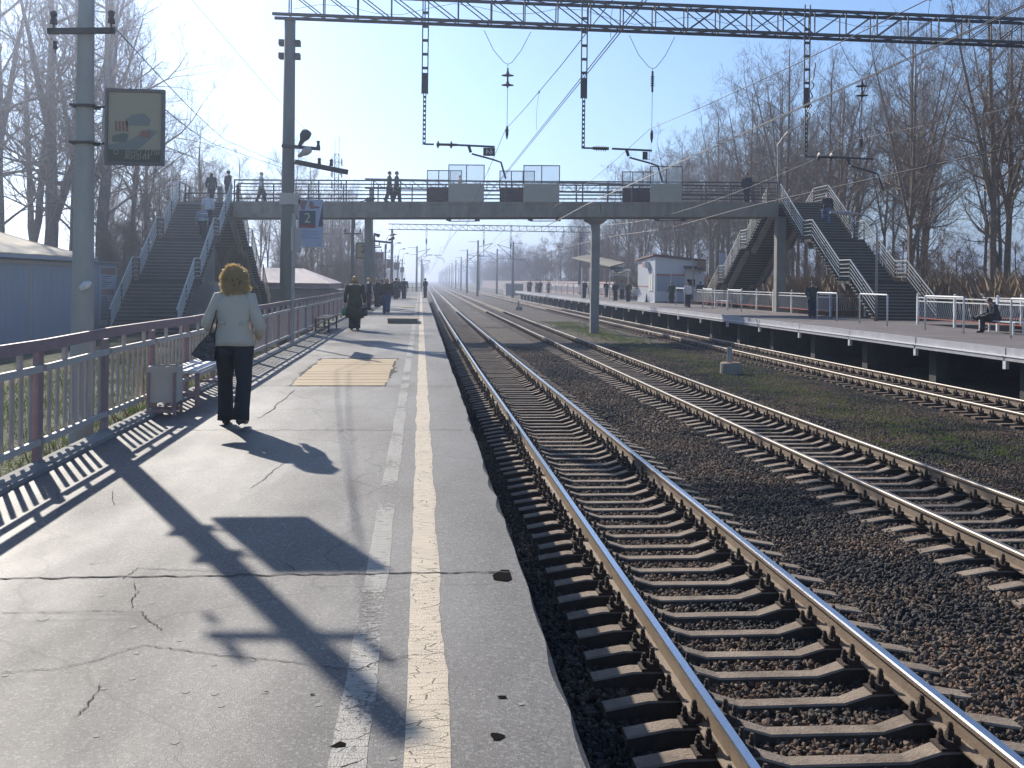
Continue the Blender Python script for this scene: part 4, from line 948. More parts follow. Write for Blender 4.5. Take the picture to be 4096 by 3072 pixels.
mb.add([(x0+u*w, 115.96, z1-v*hh) for u, v in ((.1, .02), (.9, .05), (.95, .5), (.7, .42), (.5, .3), (.3, .45), (.1, .35))], [tuple(range(7))]); mesh('print', mb, M_br, t)
board('brown_sign', 'larger brown square sign on a pole beyond the left pier', 'sign', (1548, 1038), (1572, 1071), 143, mat('sign_brown', (.18, .11, .08), .7), M_steel)
board('brown_sign', 'middle brown sign behind the mast of the distant portal', 'sign', (1576, 1050), (1597, 1078), 170, MATS['sign_brown'], M_steel)
board('brown_sign', 'smallest brown sign, farthest along the near platform', 'sign', (1602, 1069), (1616, 1089), 198, MATS['sign_brown'], M_steel)
# crossarm group on the mast behind the bridge
t = T('crossarm', 'long dark crossarm with lamps on the mast behind the left bridge pier', 'crossarm', (-4, 81.5, 4.8)); mb = MB()
mb.bar(hy(1462, 960, 81.6), hy(1567, 971, 81.6), .16, .16); mb.bar(hy(1494, 990, 81.6), hy(1526, 988, 81.6), .10, .10); mesh('arm', mb, M_steel, t); mb = MB()
for p, q in (((1496, 935), (1515, 943)), ((1555, 960), (1574, 951))): mb.tube([hy(*p, 81.5), hy(*q, 81.2)], [.08, .15], 8)
mesh('lamp_head', mb, M_steel, t)
# ---------------------------------------------------------------- masts along the line
def mast(x, y, zt, lab, side=-1, arm=True, z0=-1.6):
    t = T('catenary_mast', lab, 'mast', (x, y, z0), 'catenary masts standing along the line')
    mb = MB(); mb.tube([(x, y, z0), (x, y, zt)], [.24, .17], 8); mesh('shaft', mb, M_pole2, t, smooth=True)
    if arm:
        mb = MB(); mb.tube([(x, y, zt-1.3), (x+side*2.9, y, zt-.5)], .05, 4); mb.tube([(x, y, zt-3.0), (x+side*2.7, y, zt-.6)], .05, 4); mb.tube([(x, y, zt-3.1), (x+side*2.4, y, zt-3.0), (x+side*3.0, y, zt-3.5)], .045, 4)
        mb.tube([(x, y, zt-.3), (x-side*1.8, y, zt-.3)], .04, 4); mesh('bracket', mb, M_steel, t)
mast(16.25, 181, 8.6, 'dark mast standing at the near end of the slatted fence, past the platform tip', -1)
mast(10.9, 197, 9.4, 'tall dark mast between the tracks left of the slatted fence', 1)
mast(17.2, 232, 8.9, 'mast in front of the slatted fence', -1)
mast(10.8, 240, 8.9, 'mast between the tracks, second beyond the platform end', 1)
mast(-.9, 222, 8.9, 'dark mast past the end of the near platform', 1)
mast(-1.1, 270, 8.6, 'mast behind the one past the near platform end', 1)
for i in range(13):
    y = 300+i*55; dx = xo(y)
    mast(11+dx, y, 8.6, 'distant mast in the receding row between the tracks', 1); 
    if i % 2 == 0: mast(17.6+dx, y+20, 8.6, 'distant mast in the receding row right of the tracks', -1)
    if i < 6: mast(-.5+dx*.9, y+30, 8.6, 'distant mast in the receding row left of the tracks', 1)
# signal stumps between the tracks
for x, y, lb in ((10.15, 32.8, 'round concrete block with a short pipe between the middle and far tracks'), (10.06, 104.7, 'small concrete block with a stub, farther along between the tracks')):
    t = T('signal_base', lb, 'concrete block', (x, y, ZB)); mb = MB(); mb.tube([(x, y, ZB), (x, y, -.98), (x, y, -.95)], [.36, .34, .30], 18); mesh('block', mb, M_conc_d, t)
    mb = MB(); mb.tube([(x-.05, y, -.955), (x-.05, y, -.45)], .085, 12); mesh('pipe', mb, M_railgrey, t)
    mb = MB(); mb.tube([(x, y, -.9495), (x, y, -.945)], [.29, .24], 14); mesh('rusty_cap', mb, mat('rusty_lid', (.35, .18, .07), .8), t)
# litter
for x, y, z, s, lb in ((3612, 2405, ZB+.04, .03, 'scrap of white paper on the ballast between the near and middle tracks'), (3045, 1875, ZB+.04, .05, 'crumpled white litter at the sleeper ends of the middle track'), (2316, 1282, ZB+.15, .12, 'white scrap on the grass strip left of the bridge pier')):
    c = hz(x, y, z); o = mesh('litter', MB().ell(c, (s, s*.8, s*.45), 7, nz=.5, seed=x), M_white, loc=c); tag(o, lb, 'litter')
# ---------------------------------------------------------------- kiosks, left
t = T('market_kiosk', 'blue-grey kiosk with a cream tent-like hip roof at the far left', 'kiosk', (-17, 38, -.85))
mb = MB(); mb.bb((-21, 24, -.85), (-14, 44.4, 2.15)); mesh('wall', mb, M_kiosk, t)
mb = MB(); mb.bb((-14.0, 24, 2.02), (-13.93, 44.4, 2.14)); [mb.bb((-14.0, 26+i*6.1, -.8), (-13.96, 26.12+i*6.1, 2.0)) for i in range(4)]; mesh('trim', mb, M_railp, t)
mb = MB(); E = [(-21.4, 23.5, 2.36), (-13.6, 23.5, 2.36), (-13.6, 44.8, 2.42), (-21.4, 44.8, 2.42)]; r1, r2 = (-17.4, 27, 3.75), (-17.4, 40.2, 3.75)
sub = []
def quadgrid(mb, a, b, c, d, n, m, amp, s):
    base = len(mb.v)
    for i in range(n+1):
        for j in range(m+1):
            p = V(a).lerp(V(b), i/n).lerp(V(d).lerp(V(c), i/n), j/m); w = math.sin(math.pi*j/m)*amp; mb.v.append((p.x, p.y, p.z-w-abs(noise.noise(V((p.x*s, p.y*s, 0))))*amp))
    for i in range(n):
        for j in range(m): q = base+i*(m+1)+j; mb.f.append((q, q+m+1, q+m+2, q+1)); mb.m.append(0)
quadgrid(mb, E[1], E[2], r2, r1, 30, 6, .10, .5); quadgrid(mb, E[2], E[3], r2, r2, 10, 6, .08, .5); quadgrid(mb, E[3], E[0], r1, r2, 10, 4, .05, .5); quadgrid(mb, E[0], E[1], r1, r1, 6, 4, .05, .5)
mesh('roof', mb, M_tent, t, smooth=True)
mb = MB(); mb.bb((-21.4, 23.5, 2.20), (-13.62, 44.8, 2.35)); mesh('eaves', mb, M_kiosk, t)
t = T('poster_kiosk', 'flat-roofed grey kiosk with a tall price poster, beside the left stairs', 'kiosk', (-15.5, 46.5, -.85))
mb = MB(); mb.bb((-17.5, 44.42, -.85), (-14, 48.9, 2.2)); mesh('wall', mb, M_kiosk, t); mb = MB(); mb.bb((-17.6, 44.41, 2.202), (-13.85, 49.0, 2.28)); mesh('roof', mb, M_railgrey, t)
# the poster sits on the track-facing wall
mb = MB(); mb.bb((-13.995, 46.2, -.55), (-13.96, 48.6, 2.05)); po = mesh('price_poster', mb, mat('poster_pale_blue', (.46, .50, .56), .6), t)
mb = MB(); mb.bb((-13.959, 46.3, 1.68), (-13.955, 48.5, 2.0)); mb.bb((-13.959, 46.4, .78), (-13.955, 48.3, 1.04)); mesh('heading_band', mb, mat('poster_orange', (.34, .22, .17), .6), po)
mb = MB()
for i in range(22):
    z = 1.6-i*.09
    if .72 < z < 1.1 or z < -.45: continue
    mb.bb((-13.959, 46.4, z-.018), (-13.956, 46.4+R.uniform(.7, 1.9), z+.018))
mesh('price_lines', mb, mat('poster_ink', (.10, .12, .2), .6), po)
t = T('tent_roof_shop', 'shop with a pinkish white sheet roof beyond the left end of the footbridge', 'shop', (-8, 75, -.85))
xr, xm = -6.3, -8.9
mb = MB(); E = [(-17, 73, 1.32), (xr, 73, 1.30), (xr, 84, 1.30), (-17, 84, 1.32)]; q1, q2 = (-15, 76.5, 2.42), (-8.6, 76.5, 2.36)
mb.add([E[0], E[1], E[2], E[3], q1, q2], [(0, 1, 5, 4), (1, 2, 5), (2, 3, 4, 5), (3, 0, 4)]); mesh('roof', mb, M_tent2, t)
mb = MB(); mb.bb((-16.8, 73.2, .95), (xr-.1, 83.8, 1.29)); mesh('fascia', mb, M_mauve, t)
mb = MB(); mb.bb((-16.6, 73.4, -.85), (-5.6, 83.6, .86)); mesh('wall', mb, M_conc, t); mb = MB()
for i in range(14): mb.bar((-16.6+i*.8, 73.0, .95+.05*math.sin(i*2.1)), (-15.8+i*.8, 73.0, .95+.05*math.sin(i*2.1+2.1)), .5, .04)
mesh('awning', mb, M_railp, t)
t = T('far_buildings_left', 'pale low building past the bridge pier behind the waiting people', 'building', (-9, 150, -1))
mb = MB(); mb.bb((-13, 135, -1), (-5.2, 150, 3.2)); mesh('wall', mb, mat('pale_wall', (.45, .46, .46), .8), t); mb = MB()
for x in (-8.6, -7.0, -6.0): mb.bb((x, 134.95, -.6), (x+.5, 134.999, 2.4))
mesh('window', mb, M_kiosk, t); mb = MB(); mb.bb((-13.2, 134.8, 3.202), (-5.0, 150.2, 3.4)); mesh('roof', mb, M_steel, t)
# ---------------------------------------------------------------- ticket kiosk, right
KX0, KX1, KY0, KY1 = 19.0, 23.1, 82.1, 88.8
t = T('ticket_kiosk', 'pale grey ticket kiosk with a sloping brown-edged roof on the opposite platform', 'kiosk', (KX0, KY0, 0))
M_kw = mat('kiosk_wall', (.56, .60, .66), .6, c2=(.62, .65, .7), scale=.8)
mb = MB(); mb.add([(KX0, KY0, 0), (KX1, KY0, 0), (KX1, KY1, 0), (KX0, KY1, 0), (KX0, KY0, 3.78), (KX1, KY0, 3.40), (KX1, KY1, 3.15), (KX0, KY1, 3.5)], [(0, 1, 5, 4), (1, 2, 6, 5), (2, 3, 7, 6), (3, 0, 4, 7), (4, 5, 6, 7), (3, 2, 1, 0)]); 
w_ = mesh('wall', mb, M_kw, t)
mb = MB(); q = [(KX0-.25, KY0-.3, 3.86), (KX1+.1, KY0-.3, 3.46), (KX1+.1, KY1+.2, 3.2), (KX0-.25, KY1+.2, 3.56)]; mb.poly([(a, b, c+.12) for a, b, c in q], .14); mesh('roof', mb, mat('roof_maroon', (.16, .08, .07), .7), t)
mb = MB()
for i in range(26): mb.bb((KX0-.012, KY0+.12+i*.26, .05), (KX0-.002, KY0+.13+i*.26, 3.4))
mesh('seams', mb, M_railgrey, t)
mb = MB(); mb.bb((KX0-.02, KY0+1.9, 1.28), (KX0-.002, KY1, 1.36)); mesh('stripe', mb, M_red, t)
mb = MB(); mb.bb((KX0-.45, KY0+1.9, 2.85), (KX0-.003, KY0+2.9, 3.35)); ac = mesh('air_conditioner', mb, M_white, t); mb = MB(); mb.bb((KX0-.46, KY0+2.0, 2.9), (KX0-.451, KY0+2.8, 3.3)); mesh('grille', mb, M_red, ac)
mb = MB(); mb.bb((KX0-.05, KY0+.7, .95), (KX0-.003, KY0+2.1, 2.45)); mb.bb((KX0-.07, KY0+1.38, .93), (KX0-.051, KY0+1.42, 2.47)); mesh('window', mb, mat('window_bright', (.7, .7, .6), .3), t)
mb = MB()
for a in (KX0+.15, KX0+1.35): mb.bb((a, KY0-.04, .95), (a+1.1, KY0-.003, 2.2))
nb_ = mesh('notice_board', mb, mat('notice_glass', (.30, .36, .44), .2), t)
mb = MB(); 
for a in (KX0+.15, KX0+1.35): mb.bb((a, KY0-.045, 2.203), (a+1.1, KY0-.003, 2.36))
mesh('header', mb, mat('header_red', (.42, .16, .12), .6), nb_)
mb = MB(); mb.bb((KX0+2.65, KY0-.03, 1.35), (KX0+3.3, KY0-.003, 1.95)); mesh('ticket_window', mb, M_dark, t)
mb = MB(); mb.bb((KX0+2.5, KY0-.02, 2.0), (KX0+3.5, KY0-.003, 2.3)); mb.bb((KX0+3.35, KY0-.02, 1.5), (KX0+3.8, KY0-.003, 1.98)); mesh('notice', mb, M_white, t)
mb = MB(); a = KX0+2.35; mb.add([(a, KY0-.003, 3.05), (a+1.4, KY0-.003, 3.05), (a+1.5, KY0-.8, 2.85), (a-.1, KY0-.8, 2.85), (a-.1, KY0-.8, 2.80), (a+1.5, KY0-.8, 2.80), (a, KY0-.003, 3.0), (a+1.4, KY0-.003, 3.0)], [(0, 3, 2, 1), (3, 4, 5, 2), (4, 6, 7, 5), (0, 6, 4, 3), (1, 2, 5, 7)])
for s in (a+.05, a+1.35): mb.bar((s, KY0-.03, 2.4), (s, KY0-.7, 2.8), .04)
mesh('awning', mb, M_brown, t)
mb = MB(); mb.bb((KX0, KY0-.05, -.0+.004), (KX1, KY0-.003, .12)); mesh('plinth', mb, M_conc_d, t)
board('brown_sign', 'brown square board at the upper right corner of the ticket kiosk', 'sign', (2790, 1042), (2824, 1085), 81.6, mat('sign_tan', (.26, .18, .09), .7))
c = hz(2494, 1206, 0); o = mesh('traffic_cone', MB().tube([(18.85, 84.5, 0), (18.85, 84.5, .05), (18.85, 84.5, .06), (18.85, 84.5, .72)], [.2, .2, .13, .02], 10), mat('cone_grey', (.12, .15, .19), .6), loc=(18.85, 84.5, 0)); tag(o, 'small dark pointed cone beside the ticket kiosk wall', 'cone')
# shelter beyond the kiosk
t = T('platform_shelter', 'open shelter with slanting translucent roofs left of the ticket kiosk', 'shelter', (18, 100, 0))
mb = MB()
def slab(mb, pts, th=.08): mb.poly(pts, th)
slab(mb, [tuple(hy(2284, 1031, 108)), tuple(hy(2440, 1066, 92)), tuple(hy(2500, 1050, 92)), tuple(hy(2352, 1018, 112))]); slab(mb, [tuple(hy(2410, 1060, 100)), tuple(hy(2480, 1092, 90)), tuple(hy(2516, 1082, 91)), tuple(hy(2440, 1046, 104))])
mesh('roof', mb, mat('corrugated_ochre', (.07, .055, .03), .7, c2=(.12, .10, .06), scale=6), t)
mb = MB(); 
for px in (2327, 2358, 2437, 2512): a = hz(px, 1196, 0); mb.bar((a.x, a.y, 0), (a.x, a.y, 3.0), .12)
mesh('post', mb, M_white, t); mb = MB()
for z in (2.45, 2.0):
    a, b = hy(2440, 1100, 94), hy(2520, 1100, 90); mb.bar((a.x, a.y, z+.3), (b.x, b.y, z+.3), .08)
for i in range(8): a = a; p = hy(2440+i*10, 1100, 93); mb.bar((p.x, p.y, 2.3), (p.x+.15, p.y, 2.75), .04)
mesh('truss', mb, M_white, t)
mb = MB(); 
for i in range(5): p = hy(2436+i*6, 1160, 95); q = hy(2442+i*6, 1160, 95); mb.bar((p.x, p.y, .6), (q.x, q.y, 1.2), .05)
mesh('gate_panel', mb, M_railgrey, t)
# slatted noise fence beyond the platform
t = T('slatted_fence', 'long pinkish slatted fence beyond the end of the opposite platform', 'fence', (20, 160, -1.4))
for i in range(50):
    y = 118+i*5.5; x = 22.4+xo(y+3); mb = MB()
    for j in range(9): mb.bb((x, y+.05, -1.1+j*.32), (x+.04, y+5.4, -1.1+j*.32+.22))
    mesh('slats', mb, mat('pink_slats', (.50, .38, .35), .7), t)
mb = MB(); [mb.bb((22.36+xo(118+i*5.5), 118+i*5.5-.05, -1.5), (22.48+xo(118+i*5.5), 118+i*5.5+.05, 1.8)) for i in range(51)]; o = mesh('posts', mb, M_railgrey, t)
t = T('trackside_hut', 'small flat-topped grey hut in front of the slatted fence', 'hut', (19, 215, -1.4)); mb = MB(); mb.bb((17.6, 212, -1.5), (21.2, 218, 1.0)); mesh('wall', mb, M_conc, t); mb = MB(); mb.bb((17.5, 211.9, 1.002), (21.3, 218.1, 1.15)); mesh('roof', mb, M_white, t)
# lamp standards on the opposite platform
def gooseneck(x, y, h, dx, lab, head=True):
    t = T('lamp_standard', lab, 'lamp', (x, y, 0), 'slender lamp standards of the opposite platform')
    mb = MB(); pts = [(x, y, 0), (x, y, h*.8)]+[(x+dx*(1-math.cos(a)), y, h*.8+h*.14*math.sin(a)) for a in (.3, .6, .9, 1.2, 1.5)]; mb.tube(pts, [.07, .055]+[.035]*5, 8); mesh('pole', mb, M_railgrey, t, smooth=True)
    if head: e = V(pts[-1]); mb = MB(); mb.tube([e, e+V((dx*.45, 0, .02)), e+V((dx*1.3, 0, .05))], [.04, .10, .06], 8); mesh('lamp_head', mb, M_railgrey, t)
gooseneck(20.75, 45.2, 5.2, -1.0, 'grey gooseneck lamp standard in front of the right stairs')
gooseneck(21.1, 32.0, 4.6, -.35, 'slender grey lamp standard behind the seated man')
gooseneck(20.9, 77.5, 6.0, -.6, 'slender lamp standard between the ticket kiosk and the far stairs')
t = T('lamp_standard', 'tilted street lamp rising above the right end of the footbridge', 'lamp', (21, 61, 6.5)); a, b, c = hy(3112, 810, 61), hy(3112, 580, 61), hy(3168, 512, 60)
mb = MB(); mb.tube([(a.x, a.y, a.z), (b.x, b.y, b.z), (b.x+.3, b.y, b.z+.45)], [.06, .05, .04], 6); mesh('pole', mb, M_railgrey, t); mb = MB(); mb.tube([(b.x+.3, b.y, b.z+.45), tuple(c-V((.2, 0, .25))), tuple(c)], [.04, .10, .05], 8); mesh('lamp_head', mb, M_railp, t)
t, a, b = board('platform_banner', 'blue-white banner with photo prints half hidden behind the far right stairs', 'banner', (2878, 1012), (2902, 1082), 84, M_bw)
t = T('dark_mast', 'dark concrete mast top with crossarms behind the left end of the footbridge', 'mast', (-11, 66, 0)); a, b = hy(880, 950, 66), hy(880, 746, 66); mb = MB(); mb.tube([(a.x, 66, -.9), tuple(b)], [.22, .17], 10); mesh('shaft', mb, M_pole2, t, smooth=True); mb = MB(); mb.bar(tuple(hy(862, 757, 65.8)), tuple(hy(890, 757, 65.8)), .06); mb.bar(tuple(hy(735, 792, 65.7)), tuple(hy(895, 795, 65.7)), .07); mesh('crossarm', mb, M_steel, t)
# ---------------------------------------------------------------- lattice tower, far buildings
t = T('radio_tower', 'slender steel lattice radio tower behind the left end of the footbridge', 'tower', (-12.5, 150, -1)); mb = MB(); cx, cy = -12.3, 150
def tw(z): return 1.15-.85*min(1, (z+1)/14)
cor = lambda z, k: (cx+tw(z)*(-1 if k in (0, 3) else 1), cy+tw(z)*(-1 if k < 2 else 1), z)
zz_ = [-1+i*1.15 for i in range(19)]
for k in range(4):
    for z0, z1 in zip(zz_, zz_[1:]): mb.bar(cor(z0, k), cor(z1, k), .09); mb.bar(cor(z0, k), cor(z1, (k+1) % 4), .05); mb.bar(cor(z1, k), cor(z1, (k+1) % 4), .05)
mesh('lattice', mb, M_steel, t); mb = MB()
for z in (13.5, 15.2, 16.8, 18.5):
    for k in range(4): p = V(cor(z, k)); d = (p-V((cx, cy, z))).normalized(); mb.bar(p, p+d*.5, .05); mb.box(p+d*.55, (.14, .14, 1.0 if z > 14 else .5))
mb.tube([(cx-.3, cy, 19.5), (cx-.3, cy, 22)], .04, 4); mb.tube([(cx+.3, cy, 19.5), (cx+.3, cy, 22.3)], .04, 4); mesh('antenna', mb, M_railgrey, t)
M_flat = mat('far_flats', (.42, .45, .5), .8, c2=(.35, .38, .42), scale=.05)
for x, y, w, d, h, lb in ((70, 1250, 62, 20, 34, 'tall pale apartment block on the horizon right of the vanishing rails'), (52, 1400, 30, 18, 24, 'low pale block on the horizon nearer the vanishing point'), (115, 1300, 40, 18, 30, 'pale apartment block half hidden by the distant trees')):
    t = T('apartment_block', lb, 'building', (x, y, 0)); mb = MB(); mb.bb((x, y, -2), (x+w, y+d, h)); mesh('wall', mb, M_flat, t)
    mb = MB()
    for i in range(int(w/5)):
        for j in range(int(h/4)): mb.bb((x+1.5+i*5, y-.1, 2+j*4), (x+3.7+i*5, y-.01, 4+j*4))
    mesh('windows', mb, M_kiosk, t)
# ---------------------------------------------------------------- bare trees
def make_tree(seed, H, spread, r0, clear=.35, nl=26, kind=0):
    rr = random.Random(seed); tr = MB(); cr = MB()
    def stem(x, y, z0, H_, r0_, lx, ly, n):
        pts = []
        for i in range(n+1):
            pts.append(V((x, y, z0+H_*i/n))); x += lx*H_/n+rr.gauss(0, .035)*H_/n; y += ly*H_/n+rr.gauss(0, .035)*H_/n
        return pts, [r0_*(1-.93*(i/n))**.9+.015 for i in range(n+1)]
    n = 14; S = [(*stem(0, 0, 0, H*.97, r0, rr.uniform(-.03, .03), rr.uniform(-.03, .03), n), n, 0)]; S[0][1][0] *= 1.35
    for q in range(rr.choice([1, 2, 2]) if kind < 2 else 0):      # forks that climb beside the main stem
        t = rr.uniform(.22, .5); i = int(t*n); p = S[0][0][i]; a = rr.uniform(0, 6.28); l = rr.uniform(.16, .30)
        S.append((*stem(p.x, p.y, p.z, (H-p.z)*rr.uniform(.75, .95), S[0][1][i]*.72, l*math.cos(a), l*math.sin(a), 9), 9, 1))
    for pts, rad, m, f in S: tr.tube(pts, rad, 8 if not f else 6)
    def branch(p, d, L, r, lev):
        k = 6 if lev == 0 else (4 if lev < 2 else 3); q = [p]; dd = d.copy(); step = L/k
        for i in range(k):
            dd = (dd+V((rr.gauss(0, .17), rr.gauss(0, .17), rr.gauss(0, .15)+(.06 if lev < 1 else .02)))).normalized(); q.append(q[-1]+dd*step)
        rs = [r*(1-.75*i/k) for i in range(k+1)]
        if lev < 2: cr.tube(q, rs, 5 if lev == 0 else 3, False)
        else:
            b = len(cr.v); s = V((rr.uniform(-1, 1), rr.uniform(-1, 1), rr.uniform(-.3, .3))).normalized()*r*1.25
            for j, p_ in enumerate(q): cr.v += [tuple(p_+s*(1-.6*j/k)), tuple(p_-s*(1-.6*j/k))]
            for j in range(k): a = b+2*j; cr.f.append((a, a+1, a+3, a+2)); cr.m.append(0)
        if lev >= 3: return
        m = (7, 6, 4)[lev]
        for j in range(m):
            f = (j+rr.uniform(.3, 1))/m; f = .15+.85*f; i = min(int(f*k), k-1); bp = q[i].lerp(q[i+1], f*k-i)
            ax = (q[i+1]-q[i]).normalized(); pr_ = ax.cross(V((rr.gauss(0, 1), rr.gauss(0, 1), rr.gauss(0, 1)))).normalized(); an = rr.uniform(.45, .95)
            nd = (ax*math.cos(an)+pr_*math.sin(an)).normalized(); nd.z += .10; branch(bp, nd, L*(.66-.28*f)*rr.uniform(.75, 1.25), max(.0075, rs[i]*.55), lev+1)
    for pts, rad, m, fk in S:
        cl = clear if not fk else .12; nn = nl if not fk else nl//2
        for i in range(nn):
            t = min(.985, cl+(1-cl)*((i+rr.random())/nn)); ff = t*m; ii = min(int(ff), m-1); p = pts[ii].lerp(pts[ii+1], ff-ii); r = rad[ii]
            a = i*2.4+rr.uniform(-.6, .6); el = rr.uniform(.1, .7)+.30*t; u = max(0, (t-cl)/(1-cl))
            d = V((math.cos(a)*math.cos(el), math.sin(a)*math.cos(el), math.sin(el))); L = spread*H*(1.0-.50*u)*rr.uniform(.5, 1.3)*(.75 if fk else 1)
            branch(p, d, L, max(.016, min(r*.5, .075)), 0)
    def m_(nm, mb, m, sm):
        me = bpy.data.meshes.new(nm); me.from_pydata([tuple(v) for v in mb.v], [], mb.f); me.materials.append(m)
        if sm: me.polygons.foreach_set('use_smooth', [True]*len(me.polygons))
        return me
    return m_('trunk', tr, M_barkR if kind else M_bark, True), m_('crown', cr, M_twig, False)
PRO = [make_tree(11, 20, .27, .19, .30, 18, 1), make_tree(12, 20, .25, .16, .36, 17, 1), make_tree(13, 20, .30, .22, .26, 18, 1), make_tree(14, 20, .33, .36, .20, 19, 0), make_tree(15, 20, .31, .28, .26, 18, 0)]
SH = make_tree(21, 5, .45, .05, .02, 14, 2)
def tree(k, x, y, z, s, rot, lab, grp, nm='bare_tree', sxy=None, cat='tree'):
    tm, cm = PRO[k] if k >= 0 else SH
    t = T(nm, lab, cat, (x, y, z), grp); t.rotation_euler = (R.uniform(-.025, .025), R.uniform(-.025, .025), rot); f = sxy or s; t.scale = (f, f, s)
    for nm_, me in (('trunk', tm), ('crown', cm)): o = bpy.data.objects.new(nm_, me); COL.objects.link(o); o.parent = t
# left foreground group, placed where their trunks stand
LT = [(3, (10, 900), 72, 1.3, 'thick bare tree at the very left edge behind the kiosk roof'), (4, (110, 900), 80, 1.2, 'slim bare tree behind the cream kiosk roof, second from the left edge'), (3, (196, 950), 74, 1.4, 'stout straight bare tree behind the cream kiosk roof left of the sign pole'),
      (3, (402, 1000), 70, 1.32, 'big forked bare tree just right of the near sign pole'), (4, (150, 900), 88, 1.15, 'thin bare tree between two stouter trunks behind the kiosk'), (2, (590, 1000), 90, .95, 'bare tree with drooping twigs left of the footbridge stairs'),
      (4, (505, 1000), 84, 1.0, 'bare tree behind the flat-roofed kiosk and its poster'), (3, (290, 950), 82, 1.3, 'bare tree hidden mostly behind the near sign pole'), (4, (-130, 950), 70, 1.3, 'bare tree leaning in from beyond the left edge of view')]
for i, (k, p, Y, s, lb) in enumerate(LT):
    q = hy(*p, Y); tree(k, q.x, Y, -.85, s, i*1.3, lb, 'bare trees behind the left kiosks')
for i in range(26):
    Y = R.uniform(85, 150); x = hy(R.uniform(330, 1160), 1000, Y).x; tree(R.choice([0, 1, 2, 4]), x, Y, -.9, R.uniform(.55, .8), R.uniform(0, 6), 'bare tree in the thicket behind the left end of the footbridge', 'thicket trees behind the left end of the footbridge')
for i in range(12):
    Y = R.uniform(110, 190); x = hy(R.uniform(1180, 1400), 1000, Y).x; tree(R.choice([1, 2, 4]), x, Y, -.9, R.uniform(.6, .85), R.uniform(0, 6), 'bare tree seen between the banner mast and the left bridge pier', 'thicket trees around the radio tower')
# woods on the right
n = 0; rr = random.Random(5)
TP = []
while n < 92:
    Y = rr.uniform(40, 178); X = 28.5+rr.random()**1.2*26+max(0, (Y-60))*.03
    if any((X-a)**2+(Y-b)**2 < 16 for a, b in TP): continue
    TP.append((X, Y))
    tree(rr.choice([0, 1, 2]), X, Y, -.9, rr.uniform(.84, 1.14), rr.uniform(0, 6), 'tall bare tree in the woods behind the opposite platform', 'tall bare trees of the woods on the right'); n += 1
for i in range(56):
    Y = 165+rr.random()**1.3*520; X = rr.uniform(26, 48)+xo(Y); tree(rr.choice([0, 1, 2]), X, Y, -.9, rr.uniform(.6, .85), rr.uniform(0, 6), 'distant bare tree in the belt right of the receding tracks', 'distant tree belt right of the tracks')
for i in range(32):
    Y = 170+rr.random()**1.3*560; X = rr.uniform(-34, -13)+xo(Y); tree(rr.choice([0, 1, 4]), X, Y, -.9, rr.uniform(.45, .7), rr.uniform(0, 6), 'distant bare tree left of the receding tracks', 'distant tree belt left of the tracks')
# scrub
for i in range(110):
    Y = 140+rr.random()**1.2*460; X = (rr.uniform(26, 34) if i % 3 else rr.uniform(-22, -11))+xo(Y); tree(-1, X, Y, -.9, rr.uniform(1.4, 2.2)*(1 if i % 3 else .8), rr.uniform(0, 6), 'hazy thicket of bare shrubs far down the line', 'distant thickets beside the receding tracks', 'shrub', cat='shrub')
for i in range(150):
    Y = rr.uniform(36, 190); X = 26.8+rr.random()**1.5*22; tree(-1, X, Y, -.9, rr.uniform(.5, .95)+(X-26.8)*.03, rr.uniform(0, 6), 'brown leafless shrub at the edge of the right-hand woods', 'shrubs along the edge of the right-hand woods', 'shrub', cat='shrub')
for i in range(40):
    Y = rr.uniform(88, 130); X = hy(rr.uniform(1120, 1480), 1100, Y).x; tree(-1, X, Y, -.9, rr.uniform(.8, 1.25), rr.uniform(0, 6), 'dense brown shrub behind the shop left of the bridge pier', 'shrubs behind the left shop', 'shrub', cat='shrub')
for i in range(26):
    Y = rr.uniform(56, 80); X = hy(rr.uniform(420, 820), 1100, Y).x; tree(-1, X, Y, -.9, rr.uniform(.8, 1.3), rr.uniform(0, 6), 'dense leafless shrub behind the left stairs', 'shrubs behind the left stairs', 'shrub', cat='shrub')
# ---------------------------------------------------------------- people
def skin_obj(name, verts, edges, radii, m, parent, M, sub=1):
    me = bpy.data.meshes.new(name); me.from_pydata([tuple(v) for v in verts], edges, []); o = bpy.data.objects.new(name, me); COL.objects.link(o)
    s = o.modifiers.new('s', 'SKIN'); me.skin_vertices.new() if not me.skin_vertices else None
    for i, r in enumerate(radii): me.skin_vertices[0].data[i].radius = (r, r) if not isinstance(r, tuple) else r
    me.skin_vertices[0].data[0].use_root = True; s.use_smooth_shade = True
    q = o.modifiers.new('b', 'SUBSURF'); q.levels = sub; q.render_levels = sub
    bpy.context.view_layer.update(); dg = bpy.context.evaluated_depsgraph_get(); m2 = bpy.data.meshes.new_from_object(o.evaluated_get(dg)); bpy.data.objects.remove(o)
    m2.transform(M); m2.materials.clear(); m2.materials.append(m); o = bpy.data.objects.new(name, m2); COL.objects.link(o); o.parent = parent; return o
